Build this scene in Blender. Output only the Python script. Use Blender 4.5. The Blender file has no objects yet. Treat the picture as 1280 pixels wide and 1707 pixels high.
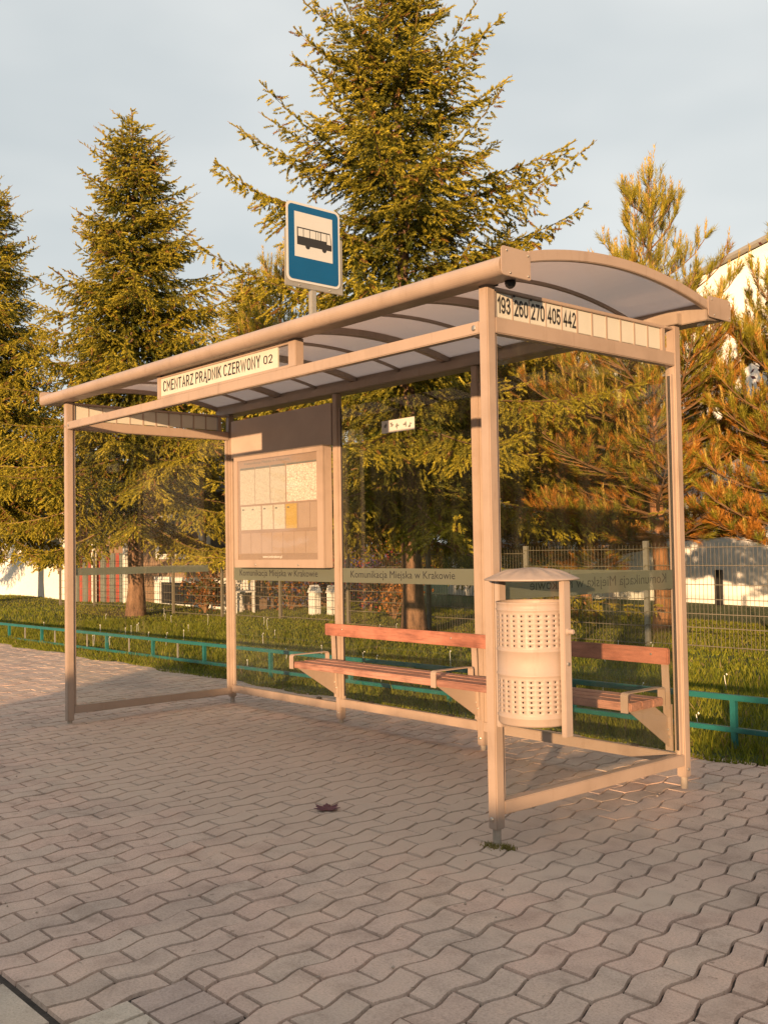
import bpy, bmesh, math, random
import numpy as np
from mathutils import Vector, Matrix

random.seed(7)
SC = bpy.context.scene
COL = SC.collection
R = math.radians

# ------------------------------------------------------------------ camera
CAM = Vector((3.0125, -3.2320, 1.2630))
YAW, PIT, ROL, FPX = -0.85454, 0.035835, -0.015595, 1701.48
fw = Vector((math.sin(YAW) * math.cos(PIT), math.cos(YAW) * math.cos(PIT), math.sin(PIT)))
_r = Vector((math.cos(YAW), -math.sin(YAW), 0)); _u = _r.cross(fw)
RT = _r * math.cos(ROL) + _u * math.sin(ROL)
UP = -_r * math.sin(ROL) + _u * math.cos(ROL)
cd = bpy.data.cameras.new('camera'); cam = bpy.data.objects.new('camera', cd); COL.objects.link(cam)
cd.sensor_fit = 'HORIZONTAL'; cd.sensor_width = 36; cd.lens = 36 * FPX / 1280
cd.clip_start = 0.05; cd.clip_end = 2000
m = Matrix.Identity(4)
for i in range(3):
    m[i][0] = RT[i]; m[i][1] = UP[i]; m[i][2] = -fw[i]; m[i][3] = CAM[i]
cam.matrix_world = m
SC.camera = cam
def project(p):
    d = Vector(p) - CAM; z = d.dot(fw)
    return 640 + FPX * d.dot(RT) / z, 853.5 - FPX * d.dot(UP) / z, z

# ------------------------------------------------------------------ light
SUN = Vector((0.64, -1.0, 0.125)).normalized()          # direction towards the sun
ELEV = math.asin(SUN.z)
AZ = math.atan2(SUN.x, SUN.y)                            # clockwise from +Y
W = bpy.data.worlds.new('World'); SC.world = W; W.use_nodes = True
nt = W.node_tree; nt.nodes.clear()
out = nt.nodes.new('ShaderNodeOutputWorld'); bg = nt.nodes.new('ShaderNodeBackground')
sky = nt.nodes.new('ShaderNodeTexSky'); sky.sky_type = 'NISHITA'; sky.sun_disc = False
sky.sun_elevation = ELEV; sky.sun_rotation = AZ; sky.air_density = 1.0; sky.dust_density = 1.5; sky.ozone_density = 1.0
# thin high cloud veil over the whole sky
tc = nt.nodes.new('ShaderNodeTexCoord'); mp = nt.nodes.new('ShaderNodeMapping'); mp.inputs['Scale'].default_value = (1.0, 1.0, 2.6)
nz = nt.nodes.new('ShaderNodeTexNoise'); nz.inputs['Scale'].default_value = 1.5; nz.inputs['Detail'].default_value = 4; nz.inputs['Roughness'].default_value = .5
cr = nt.nodes.new('ShaderNodeValToRGB'); cr.color_ramp.elements[0].position = .32; cr.color_ramp.elements[1].position = .7
cr.color_ramp.elements[0].color = (5.0, 5.45, 5.65, 1); cr.color_ramp.elements[1].color = (8.2, 8.25, 8.0, 1)
mx = nt.nodes.new('ShaderNodeMixRGB'); mx.inputs[0].default_value = .82
nt.links.new(tc.outputs['Generated'], mp.inputs[0]); nt.links.new(mp.outputs[0], nz.inputs['Vector'])
nt.links.new(nz.outputs['Fac'], cr.inputs[0])
nt.links.new(sky.outputs[0], mx.inputs[1]); nt.links.new(cr.outputs[0], mx.inputs[2])
nt.links.new(mx.outputs[0], bg.inputs['Color']); bg.inputs['Strength'].default_value = .0625
nt.links.new(bg.outputs[0], out.inputs[0])
sd = bpy.data.lights.new('sun', 'SUN'); sd.energy = 5.0; sd.angle = R(.6); sd.color = (1.0, .63, .33)
so = bpy.data.objects.new('sun', sd); COL.objects.link(so)
so.rotation_euler = (-SUN).to_track_quat('-Z', 'Y').to_euler(); so.location = (6, -10, 6)
SC.view_settings.view_transform = 'Standard'; SC.view_settings.look = 'None'
SC.view_settings.exposure = 1.0; SC.view_settings.gamma = 1.0
SC.render.engine = 'CYCLES'
try:
    SC.cycles.max_bounces = 8; SC.cycles.transparent_max_bounces = 16
except Exception: pass

# ------------------------------------------------------------------ materials
MATS = {}
def nodes(name):
    mt = bpy.data.materials.new(name); mt.use_nodes = True
    n = mt.node_tree; b = n.nodes['Principled BSDF']
    MATS[name] = mt
    return mt, n, b
def N(n, typ, **kw):
    o = n.nodes.new(typ)
    for k, v in kw.items(): setattr(o, k, v)
    return o
def ramp(n, src, stops):
    c = N(n, 'ShaderNodeValToRGB'); e = c.color_ramp.elements
    while len(e) < len(stops): e.new(.5)
    for q, (p, col) in zip(e, stops):
        q.position = p; q.color = tuple(col) + ((1,) if len(col) == 3 else ())
    n.links.new(src, c.inputs[0]); return c.outputs[0]
def noise(n, scale, detail=4, rough=.55, vec=None, sc3=None, coord='pos'):
    t = N(n, 'ShaderNodeTexNoise'); t.inputs['Scale'].default_value = scale
    t.inputs['Detail'].default_value = detail; t.inputs['Roughness'].default_value = rough
    if vec is None:
        if coord == 'pos': vec = N(n, 'ShaderNodeNewGeometry').outputs['Position']
        else: vec = N(n, 'ShaderNodeTexCoord').outputs[coord]
    if sc3:
        mm = N(n, 'ShaderNodeMapping'); mm.inputs['Scale'].default_value = sc3
        n.links.new(vec, mm.inputs[0]); vec = mm.outputs[0]
    n.links.new(vec, t.inputs['Vector']); return t.outputs['Fac']
def mul(n, a, b, fac=1.0, typ='MULTIPLY'):
    x = N(n, 'ShaderNodeMixRGB', blend_type=typ); x.inputs[0].default_value = fac
    for s, i in ((a, 1), (b, 2)):
        if isinstance(s, (tuple, list)): x.inputs[i].default_value = tuple(s) + (1,) * (4 - len(s))
        else: n.links.new(s, x.inputs[i])
    return x.outputs[0]
def bump(n, b, h, strength=.2, dist=.01):
    q = N(n, 'ShaderNodeBump'); q.inputs['Strength'].default_value = strength; q.inputs['Distance'].default_value = dist
    n.links.new(h, q.inputs['Height']); n.links.new(q.outputs[0], b.inputs['Normal'])

def plain(name, col, rough=.5, metal=0, vary=.12, scale=6, bstr=0.05, bscale=160, dirt=None):
    mt, n, b = nodes(name)
    f = noise(n, scale, 5)
    c = mul(n, col, ramp(n, f, [(.25, (1 - vary,) * 3), (.75, (1 + vary * .4,) * 3)]))
    if dirt:
        f2 = noise(n, dirt[1], 8, .7)
        c2 = ramp(n, f2, [(dirt[2], (0, 0, 0)), (min(1, dirt[2] + .12), (1, 1, 1))])
        mxn = N(n, 'ShaderNodeMixRGB'); n.links.new(c2, mxn.inputs[0]); n.links.new(c, mxn.inputs[1]); mxn.inputs[2].default_value = tuple(dirt[0]) + (1,)
        c = mxn.outputs[0]
    n.links.new(c, b.inputs['Base Color'])
    b.inputs['Roughness'].default_value = rough; b.inputs['Metallic'].default_value = metal
    if bstr: bump(n, b, noise(n, bscale, 3), bstr, .002)
    return mt

def metal_paint(name, col, rough):
    mt, n, b = nodes(name)
    c = mul(n, col, ramp(n, noise(n, 3.5, 6, .6), [(.28, (.84, .83, .82)), (.5, (1, 1, 1)), (.75, (1.06, 1.06, 1.06))]))
    # rain streaks, grime film and scattered chips
    c = mul(n, c, ramp(n, noise(n, 26, 6, .65, sc3=(1, 1, .12)), [(.28, (.86, .84, .82)), (.44, (1, 1, 1))]))
    c = mul(n, c, ramp(n, noise(n, 38, 8, .75), [(.27, (.62, .56, .50)), (.37, (1, 1, 1)), (.70, (1, 1, 1)), (.78, (1.1, 1.1, 1.1))]))
    n.links.new(c, b.inputs['Base Color'])
    r = ramp(n, noise(n, 12, 6, .7), [(.3, (rough + .2,) * 3), (.7, (rough - .06,) * 3)])
    n.links.new(r, b.inputs['Roughness'])
    bump(n, b, noise(n, 180, 4, .6), .06, .002); return mt
metal_paint('paint', (.325, .243, .193), .34)
metal_paint('paint_roof', (.30, .235, .19), .45)
metal_paint('bin_paint', (.335, .258, .213), .50)
plain('steel', (.45, .42, .38), .35, .8, .2, 30)
plain('galvanised', (.31, .295, .265), .5, .3, .2, 12)
plain('pin_metal', (.34, .28, .225), .7, 0, .3, 25, .2, 90)
plain('rubber', (.025, .022, .02), .6)
plain('black', (.012, .012, .014), .5, 0, .05)
plain('ink', (.02, .019, .02), .6, 0, .05, bstr=0)
plain('ink_grey', (.16, .165, .15), .6, 0, .3, 40, bstr=0)
plain('ink_film', (.055, .06, .05), .6, 0, .3, 40, bstr=0)
plain('ink_white', (.8, .8, .78), .6, 0, .05, bstr=0)
plain('plate', (.50, .475, .41), .5, 0, .05, 7, .02)
plain('white_sheet', (.48, .48, .47), .45, 0, .03, 7, 0)
plain('blue_sheet', (.004, .078, .20), .35, 0, .08, 7, 0)
plain('sticker', (.55, .52, .49), .5, 0, .1, 40, 0)
plain('panel_grey', (.40, .31, .26), .5, 0, .12, 5)
plain('board_back', (.29, .21, .165), .5, 0, .1, 6)
plain('pocket', (.36, .27, .215), .28, 0, .1, 6)
plain('teal', (.014, .125, .12), .42, 0, .22, 7, .08, 90, dirt=((.16, .22, .18), 16, .71))
plain('zinc_wire', (.15, .13, .095), .65, .05, .15, 3, 0)
plain('white_wall', (.82, .80, .76), .8, 0, .05, 1.5, .05, 40)
plain('brown_wall', (.26, .17, .11), .8, 0, .2, 2, .05, 40)
plain('white_frame', (.78, .76, .72), .5, 0, .05)
plain('red_cloth', (.36, .07, .05), .8, 0, .3, 4)
plain('grey_cloth', (.16, .18, .16), .8, 0, .3, 4)
plain('dark_roof', (.10, .075, .065), .7, 0, .3, 5)
plain('asphalt', (.055, .052, .05), .85, 0, .3, 20, .4, 120)
plain('leaf_purple', (.085, .022, .045), .5, 0, .4, 60)
plain('terracotta', (.36, .16, .08), .8, 0, .2, 8)
plain('petal_white', (.75, .74, .70), .7, 0, .1)
plain('plastic_white', (.78, .77, .74), .4, 0, .05)
plain('litter', (.40, .32, .25), .8, 0, .3, 60)

def wood(name, col, dark):
    mt, n, b = nodes(name)
    g = noise(n, 9, 6, .65, sc3=(.7, 9, 9))
    c = ramp(n, g, [(.28, dark), (.48, col), (.75, tuple(min(1, x * 1.25) for x in col))])
    w = noise(n, 2.3, 5, .6, sc3=(1, 2, 2))
    c = mul(n, c, ramp(n, w, [(.35, (.55, .5, .5)), (.55, (1, 1, 1))]))
    n.links.new(c, b.inputs['Base Color']); b.inputs['Roughness'].default_value = .62
    bump(n, b, g, .25, .004); return mt
wood('wood_back', (.36, .145, .095), (.20, .085, .06))
wood('wood_seat', (.39, .20, .145), (.18, .10, .08))

def two_sided_ior(n, fr, ior):
    g = N(n, 'ShaderNodeNewGeometry'); mr = N(n, 'ShaderNodeMapRange')
    mr.inputs['To Min'].default_value = ior; mr.inputs['To Max'].default_value = 1 / ior
    n.links.new(g.outputs['Backfacing'], mr.inputs['Value']); n.links.new(mr.outputs[0], fr.inputs[0])
def glassmat(name, tint, ior=1.46, rough=0.0):
    mt = bpy.data.materials.new(name); mt.use_nodes = True; n = mt.node_tree; n.nodes.clear(); MATS[name] = mt
    o = N(n, 'ShaderNodeOutputMaterial'); t = N(n, 'ShaderNodeBsdfTransparent'); t.inputs[0].default_value = tuple(tint) + (1,)
    g = N(n, 'ShaderNodeBsdfGlossy'); g.inputs['Roughness'].default_value = rough; g.inputs[0].default_value = (.9, .92, .9, 1)
    fr = N(n, 'ShaderNodeFresnel'); two_sided_ior(n, fr, ior)
    mxs = N(n, 'ShaderNodeMixShader'); n.links.new(fr.outputs[0], mxs.inputs[0]); n.links.new(t.outputs[0], mxs.inputs[1]); n.links.new(g.outputs[0], mxs.inputs[2])
    df = N(n, 'ShaderNodeBsdfDiffuse'); df.inputs[0].default_value = (.55, .52, .47, 1)
    d1 = ramp(n, noise(n, 9, 7, .7, sc3=(1, 1, .22)), [(.42, (0, 0, 0)), (.78, (.014, .014, .014))])
    m2 = N(n, 'ShaderNodeMixShader'); n.links.new(d1, m2.inputs[0]); n.links.new(mxs.outputs[0], m2.inputs[1]); n.links.new(df.outputs[0], m2.inputs[2])
    n.links.new(m2.outputs[0], o.inputs[0]); return mt
glassmat('glass', (.955, .96, .945), 1.38)
glassmat('glass_clear', (.97, .97, .965), 1.42)

def mixmat(name, diff, transp, tfac, translucent=None, gloss=.05):
    mt = bpy.data.materials.new(name); mt.use_nodes = True; n = mt.node_tree; n.nodes.clear(); MATS[name] = mt
    o = N(n, 'ShaderNodeOutputMaterial')
    d = N(n, 'ShaderNodeBsdfDiffuse'); d.inputs[0].default_value = tuple(diff) + (1,)
    src = d.outputs[0]
    if translucent:
        tr = N(n, 'ShaderNodeBsdfTranslucent'); tr.inputs[0].default_value = tuple(translucent) + (1,)
        q = N(n, 'ShaderNodeMixShader'); q.inputs[0].default_value = .75
        n.links.new(src, q.inputs[1]); n.links.new(tr.outputs[0], q.inputs[2]); src = q.outputs[0]
    t = N(n, 'ShaderNodeBsdfTransparent'); t.inputs[0].default_value = tuple(transp) + (1,)
    q = N(n, 'ShaderNodeMixShader'); q.inputs[0].default_value = tfac
    n.links.new(src, q.inputs[1]); n.links.new(t.outputs[0], q.inputs[2]); src = q.outputs[0]
    g = N(n, 'ShaderNodeBsdfGlossy'); g.inputs['Roughness'].default_value = .12
    fr = N(n, 'ShaderNodeFresnel'); two_sided_ior(n, fr, 1.4)
    ml = N(n, 'ShaderNodeMath', operation='MULTIPLY'); ml.inputs[1].default_value = gloss * 20; ml.use_clamp = True
    n.links.new(fr.outputs[0], ml.inputs[0])
    q = N(n, 'ShaderNodeMixShader'); n.links.new(ml.outputs[0], q.inputs[0])
    n.links.new(src, q.inputs[1]); n.links.new(g.outputs[0], q.inputs[2])
    n.links.new(q.outputs[0], o.inputs[0]); return mt
mixmat('roof_sheet', (.38, .31, .28), (.7, .66, .64), .2, (.93, .80, .73), .03)
mixmat('film', (.43, .45, .37), (.8, .82, .75), .2, (.36, .37, .30), .02)

def pavermat(name, objcol):
    mt, n, b = nodes(name)
    if objcol: base = N(n, 'ShaderNodeObjectInfo').outputs['Color']
    else: base = N(n, 'ShaderNodeAttribute', attribute_name='tint').outputs['Color']
    big = noise(n, .9, 6, .6); mid = noise(n, 7, 6, .65); fine = noise(n, 130, 4, .7)
    c = mul(n, base, ramp(n, big, [(.3, (.80, .80, .82)), (.5, (1, 1, 1)), (.72, (1.14, 1.08, 1.02))]))
    c = mul(n, c, ramp(n, mid, [(.28, (.74, .72, .70)), (.5, (1, 1, 1)), (.74, (1.12, 1.1, 1.08))]))
    c = mul(n, c, ramp(n, fine, [(.28, (.72, .71, .70)), (.5, (1, 1, 1)), (.75, (1.2, 1.2, 1.2))]))
    sp = noise(n, 420, 2, .5)
    c = mul(n, c, ramp(n, sp, [(.30, (.55, .53, .52)), (.37, (1, 1, 1)), (.68, (1, 1, 1)), (.74, (1.35, 1.35, 1.35))]))
    gum = N(n, 'ShaderNodeTexVoronoi'); gum.inputs['Scale'].default_value = 7.0
    n.links.new(N(n, 'ShaderNodeNewGeometry').outputs['Position'], gum.inputs['Vector'])
    c = mul(n, c, ramp(n, gum.outputs['Distance'], [(.045, (.62, .60, .58)), (.065, (1, 1, 1))]))
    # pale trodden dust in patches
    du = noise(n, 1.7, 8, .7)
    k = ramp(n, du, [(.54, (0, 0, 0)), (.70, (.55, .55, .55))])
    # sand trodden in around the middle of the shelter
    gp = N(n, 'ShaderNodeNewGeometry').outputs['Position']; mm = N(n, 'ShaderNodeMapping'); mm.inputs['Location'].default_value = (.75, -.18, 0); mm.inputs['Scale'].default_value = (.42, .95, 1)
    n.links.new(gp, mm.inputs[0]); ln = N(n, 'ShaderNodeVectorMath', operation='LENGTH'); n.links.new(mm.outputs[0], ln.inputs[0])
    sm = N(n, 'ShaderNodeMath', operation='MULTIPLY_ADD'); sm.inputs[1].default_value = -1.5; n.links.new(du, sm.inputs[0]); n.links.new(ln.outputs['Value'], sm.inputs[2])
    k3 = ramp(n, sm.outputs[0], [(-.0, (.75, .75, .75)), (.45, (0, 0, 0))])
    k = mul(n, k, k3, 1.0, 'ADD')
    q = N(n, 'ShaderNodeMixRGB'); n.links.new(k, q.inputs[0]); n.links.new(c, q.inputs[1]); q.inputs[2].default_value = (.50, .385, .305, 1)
    # dark tar-like drips and old stains
    st = noise(n, 3.1, 9, .75)
    k2 = ramp(n, st, [(.28, (.35, .35, .35)), (.36, (0, 0, 0))])
    q2 = N(n, 'ShaderNodeMixRGB'); n.links.new(k2, q2.inputs[0]); n.links.new(q.outputs[0], q2.inputs[1]); q2.inputs[2].default_value = (.15, .115, .10, 1)
    n.links.new(q2.outputs[0], b.inputs['Base Color']); b.inputs['Roughness'].default_value = .88
    ad = N(n, 'ShaderNodeMath', operation='MULTIPLY_ADD'); ad.inputs[1].default_value = 2.2
    n.links.new(mid, ad.inputs[0]); n.links.new(fine, ad.inputs[2])
    bump(n, b, ad.outputs[0], .35, .004); return mt
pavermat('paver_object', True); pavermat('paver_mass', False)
def joints():
    mt, n, b = nodes('joint_sand')
    a = noise(n, 1.7, 8, .7); f = noise(n, 60, 5, .7)
    c = ramp(n, a, [(.48, (.030, .021, .016)), (.62, (.075, .056, .043)), (.72, (.36, .29, .22))])
    c = mul(n, c, ramp(n, f, [(.3, (.5, .5, .5)), (.7, (1.3, 1.3, 1.3))]))
    n.links.new(c, b.inputs['Base Color']); b.inputs['Roughness'].default_value = .95
    bump(n, b, f, .6, .004)
joints()

def foliage(name, rough=.6, transl=.25, spec=.25):
    mt, n, b = nodes(name)
    a = N(n, 'ShaderNodeAttribute', attribute_name='tint')
    n.links.new(a.outputs['Color'], b.inputs['Base Color']); b.inputs['Roughness'].default_value = rough
    b.inputs['Specular IOR Level'].default_value = spec
    tr = N(n, 'ShaderNodeBsdfTranslucent'); n.links.new(a.outputs['Color'], tr.inputs[0])
    q = N(n, 'ShaderNodeMixShader'); q.inputs[0].default_value = transl
    o = n.nodes['Material Output']
    n.links.new(b.outputs[0], q.inputs[1]); n.links.new(tr.outputs[0], q.inputs[2]); n.links.new(q.outputs[0], o.inputs[0])
foliage('needles', .6, .14); foliage('grass_blades', .6, .35, .2); foliage('leaves', .5, .35)
def bark(name, c0, c1):
    mt, n, b = nodes(name)
    v = noise(n, 14, 8, .7, sc3=(1, 1, .35), coord='Object')
    n.links.new(ramp(n, v, [(.32, c0), (.62, c1)]), b.inputs['Base Color']); b.inputs['Roughness'].default_value = .9
    bump(n, b, v, .8, .03)
bark('bark_spruce', (.07, .04, .025), (.26, .15, .09)); bark('bark_pine', (.14, .06, .028), (.46, .22, .10))
plain('twig', (.20, .11, .05), .8, 0, .2)
def soil():
    mt, n, b = nodes('lawn_soil')
    a = noise(n, 1.2, 7, .65); f = noise(n, 25, 6, .7)
    c = ramp(n, a, [(.3, (.05, .07, .014)), (.55, (.07, .095, .018)), (.75, (.13, .12, .04))])
    c = mul(n, c, ramp(n, f, [(.3, (.5, .5, .5)), (.7, (1.4, 1.4, 1.3))]))
    n.links.new(c, b.inputs['Base Color']); b.inputs['Roughness'].default_value = .95
    bump(n, b, f, 1, .05)
soil()
def paper(name, base, ink, rows, cols=1, thr=.5):
    mt, n, b = nodes(name)
    g = N(n, 'ShaderNodeTexCoord').outputs['Generated']
    s = N(n, 'ShaderNodeSeparateXYZ'); n.links.new(g, s.inputs[0])
    ln = N(n, 'ShaderNodeMath', operation='MULTIPLY'); ln.inputs[1].default_value = rows; n.links.new(s.outputs[2], ln.inputs[0])
    fr = N(n, 'ShaderNodeMath', operation='FRACT'); n.links.new(ln.outputs[0], fr.inputs[0])
    gt = N(n, 'ShaderNodeMath', operation='GREATER_THAN'); gt.inputs[1].default_value = .55; n.links.new(fr.outputs[0], gt.inputs[0])
    t = noise(n, 1, 3, .6, vec=g, sc3=(18 * cols, 1, rows))
    g2 = N(n, 'ShaderNodeMath', operation='GREATER_THAN'); g2.inputs[1].default_value = thr; n.links.new(t, g2.inputs[0])
    mm = N(n, 'ShaderNodeMath', operation='MULTIPLY'); n.links.new(gt.outputs[0], mm.inputs[0]); n.links.new(g2.outputs[0], mm.inputs[1])
    q = N(n, 'ShaderNodeMixRGB'); n.links.new(mm.outputs[0], q.inputs[0]); q.inputs[1].default_value = base + (1,); q.inputs[2].default_value = ink + (1,)
    n.links.new(q.outputs[0], b.inputs['Base Color']); b.inputs['Roughness'].default_value = .4
paper('paper_notice', (.50, .475, .41), (.25, .22, .18), 30, 1, .46)
paper('paper_table', (.50, .475, .41), (.26, .23, .19), 22, 1.4, .5)
paper('paper_yellow', (.44, .31, .10), (.28, .18, .05), 22, 1, .52)
def mapmat():
    mt, n, b = nodes('paper_map')
    g = N(n, 'ShaderNodeTexCoord').outputs['Generated']
    v = N(n, 'ShaderNodeTexVoronoi', feature='DISTANCE_TO_EDGE'); v.inputs['Scale'].default_value = 14; n.links.new(g, v.inputs['Vector'])
    c = ramp(n, v.outputs['Distance'], [(.0, (.42, .16, .15)), (.05, (.72, .58, .50)), (.3, (.78, .68, .60))])
    f = noise(n, 30, 4, .7, vec=g)
    n.links.new(mul(n, c, ramp(n, f, [(.35, (.6, .55, .55)), (.55, (1, 1, 1))])), b.inputs['Base Color']); b.inputs['Roughness'].default_value = .4
mapmat()

# ------------------------------------------------------------------ mesh helpers
WL = {}                                                   # world offset of each parent
class MB:
    def __init__(s): s.v = []; s.f = []
    def add(s, vs, fs):
        o = len(s.v); s.v += [tuple(v) for v in vs]; s.f += [tuple(i + o for i in f) for f in fs]; return s
    def box(s, x0, x1, y0, y1, z0, z1):
        return s.add([(x0, y0, z0), (x1, y0, z0), (x1, y1, z0), (x0, y1, z0), (x0, y0, z1), (x1, y0, z1), (x1, y1, z1), (x0, y1, z1)],
                     [(0, 3, 2, 1), (4, 5, 6, 7), (0, 1, 5, 4), (1, 2, 6, 5), (2, 3, 7, 6), (3, 0, 4, 7)])
    def prism(s, pts, axis, a, b):                        # pts: polygon in the other two axes
        def P(p, t): return {'x': (t, p[0], p[1]), 'y': (p[0], t, p[1]), 'z': (p[0], p[1], t)}[axis]
        n = len(pts)
        return s.add([P(p, a) for p in pts] + [P(p, b) for p in pts],
                     [tuple(range(n))[::-1], tuple(range(n, 2 * n))] + [(i, (i + 1) % n, n + (i + 1) % n, n + i) for i in range(n)])
    def tube(s, pts, rads, k=8, cap=True):
        pts = [Vector(p) for p in pts]; rings = []
        for i, p in enumerate(pts):
            t = (pts[min(i + 1, len(pts) - 1)] - pts[max(i - 1, 0)]).normalized()
            a = t.cross(Vector((0, 0, 1)) if abs(t.z) < .9 else Vector((1, 0, 0))).normalized(); b = t.cross(a)
            r = rads[i] if isinstance(rads, (list, tuple)) else rads
            rings.append([p + (a * math.cos(2 * math.pi * j / k) + b * math.sin(2 * math.pi * j / k)) * r for j in range(k)])
        vs = [v for g in rings for v in g]; fs = []
        for i in range(len(pts) - 1):
            for j in range(k):
                fs.append((i * k + j, i * k + (j + 1) % k, (i + 1) * k + (j + 1) % k, (i + 1) * k + j))
        if cap: fs += [tuple(range(k))[::-1], tuple(range((len(pts) - 1) * k, len(pts) * k))]
        return s.add(vs, fs)
    def build(s, name, mat, parent=None, bevel=0, smooth=False, seg=2):
        bm = bmesh.new(); off = WL.get(parent.name, Vector()) if parent else Vector()
        vs = [bm.verts.new(Vector(v) - off) for v in s.v]
        for f in s.f:
            try: bm.faces.new([vs[i] for i in f])
            except ValueError: pass
        bmesh.ops.recalc_face_normals(bm, faces=bm.faces)
        if bevel:
            es = [e for e in bm.edges if len(e.link_faces) == 2 and e.calc_face_angle() > .5]
            bmesh.ops.bevel(bm, geom=es, offset=bevel, segments=seg, affect='EDGES', clamp_overlap=True)
        me = bpy.data.meshes.new(name); bm.to_mesh(me); bm.free()
        if smooth:
            for p in me.polygons: p.use_smooth = True
        return link(name, me, mat, parent)
def link(name, me, mat, parent=None):
    o = bpy.data.objects.new(name, me); COL.objects.link(o)
    if mat: me.materials.clear(); me.materials.append(MATS[mat])
    if parent: o.parent = parent; WL[o.name] = WL.get(parent.name, Vector())
    else: WL[o.name] = Vector()
    return o
def box(name, mat, parent, x0, x1, y0, y1, z0, z1, bevel=.003): return MB().box(x0, x1, y0, y1, z0, z1).build(name, mat, parent, bevel)
def thing(name, label, cat, loc=(0, 0, 0), group=None):
    o = bpy.data.objects.new(name, None); COL.objects.link(o); o.location = loc; o.empty_display_size = .2
    WL[o.name] = Vector(loc); tag(o, label, cat, group); return o
def tag(o, label, cat, group=None):
    o['label'] = label; o['category'] = cat
    if group: o['group'] = group
    return o
def struct(o): o['kind'] = 'structure'; return o
def copy_tree(o, parent=None):
    c = o.copy(); COL.objects.link(c); c.parent = parent
    for ch in list(o.children): copy_tree(ch, c)
    return c
def raw_mesh(name, V, F3, tint=None):
    """triangles from numpy: V (n,3), F3 (m,3)"""
    me = bpy.data.meshes.new(name); V = np.asarray(V, np.float32); F3 = np.asarray(F3, np.int32)
    me.vertices.add(len(V)); me.vertices.foreach_set('co', V.ravel())
    me.loops.add(F3.size); me.loops.foreach_set('vertex_index', F3.ravel())
    me.polygons.add(len(F3)); me.polygons.foreach_set('loop_start', np.arange(0, F3.size, 3, dtype=np.int32))
    me.polygons.foreach_set('loop_total', np.full(len(F3), 3, np.int32))
    if tint is not None:
        a = me.attributes.new('tint', 'FLOAT_COLOR', 'POINT')
        a.data.foreach_set('color', np.concatenate([tint, np.ones((len(tint), 1))], 1).astype(np.float32).ravel())
    me.update(calc_edges=True); return me
def text(name, body, mat, parent, origin, right, up, width, height, bold=.0):
    """flat lettering: origin = lower-left corner"""
    cu = bpy.data.curves.new('t', 'FONT'); cu.body = body; cu.resolution_u = 3; cu.offset = bold; cu.fill_mode = 'FRONT'
    ob = bpy.data.objects.new('t', cu); COL.objects.link(ob); bpy.context.view_layer.update()
    me = bpy.data.meshes.new_from_object(ob.evaluated_get(bpy.context.evaluated_depsgraph_get()))
    bpy.data.objects.remove(ob); bpy.data.curves.remove(cu)
    co = np.array([v.co[:2] for v in me.vertices]); lo = co.min(0); hi = co.max(0)
    off = WL.get(parent.name, Vector()); rv = Vector(right); uv = Vector(up); o = Vector(origin) - off
    k = width / (hi[0] - lo[0]); ky = height / (hi[1] - lo[1])
    for v in me.vertices:
        v.co = o + rv * ((v.co.x - lo[0]) * k) + uv * ((v.co.y - lo[1]) * ky)
    me.update(); me.name = name
    return link(name, me, mat, parent)

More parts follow.
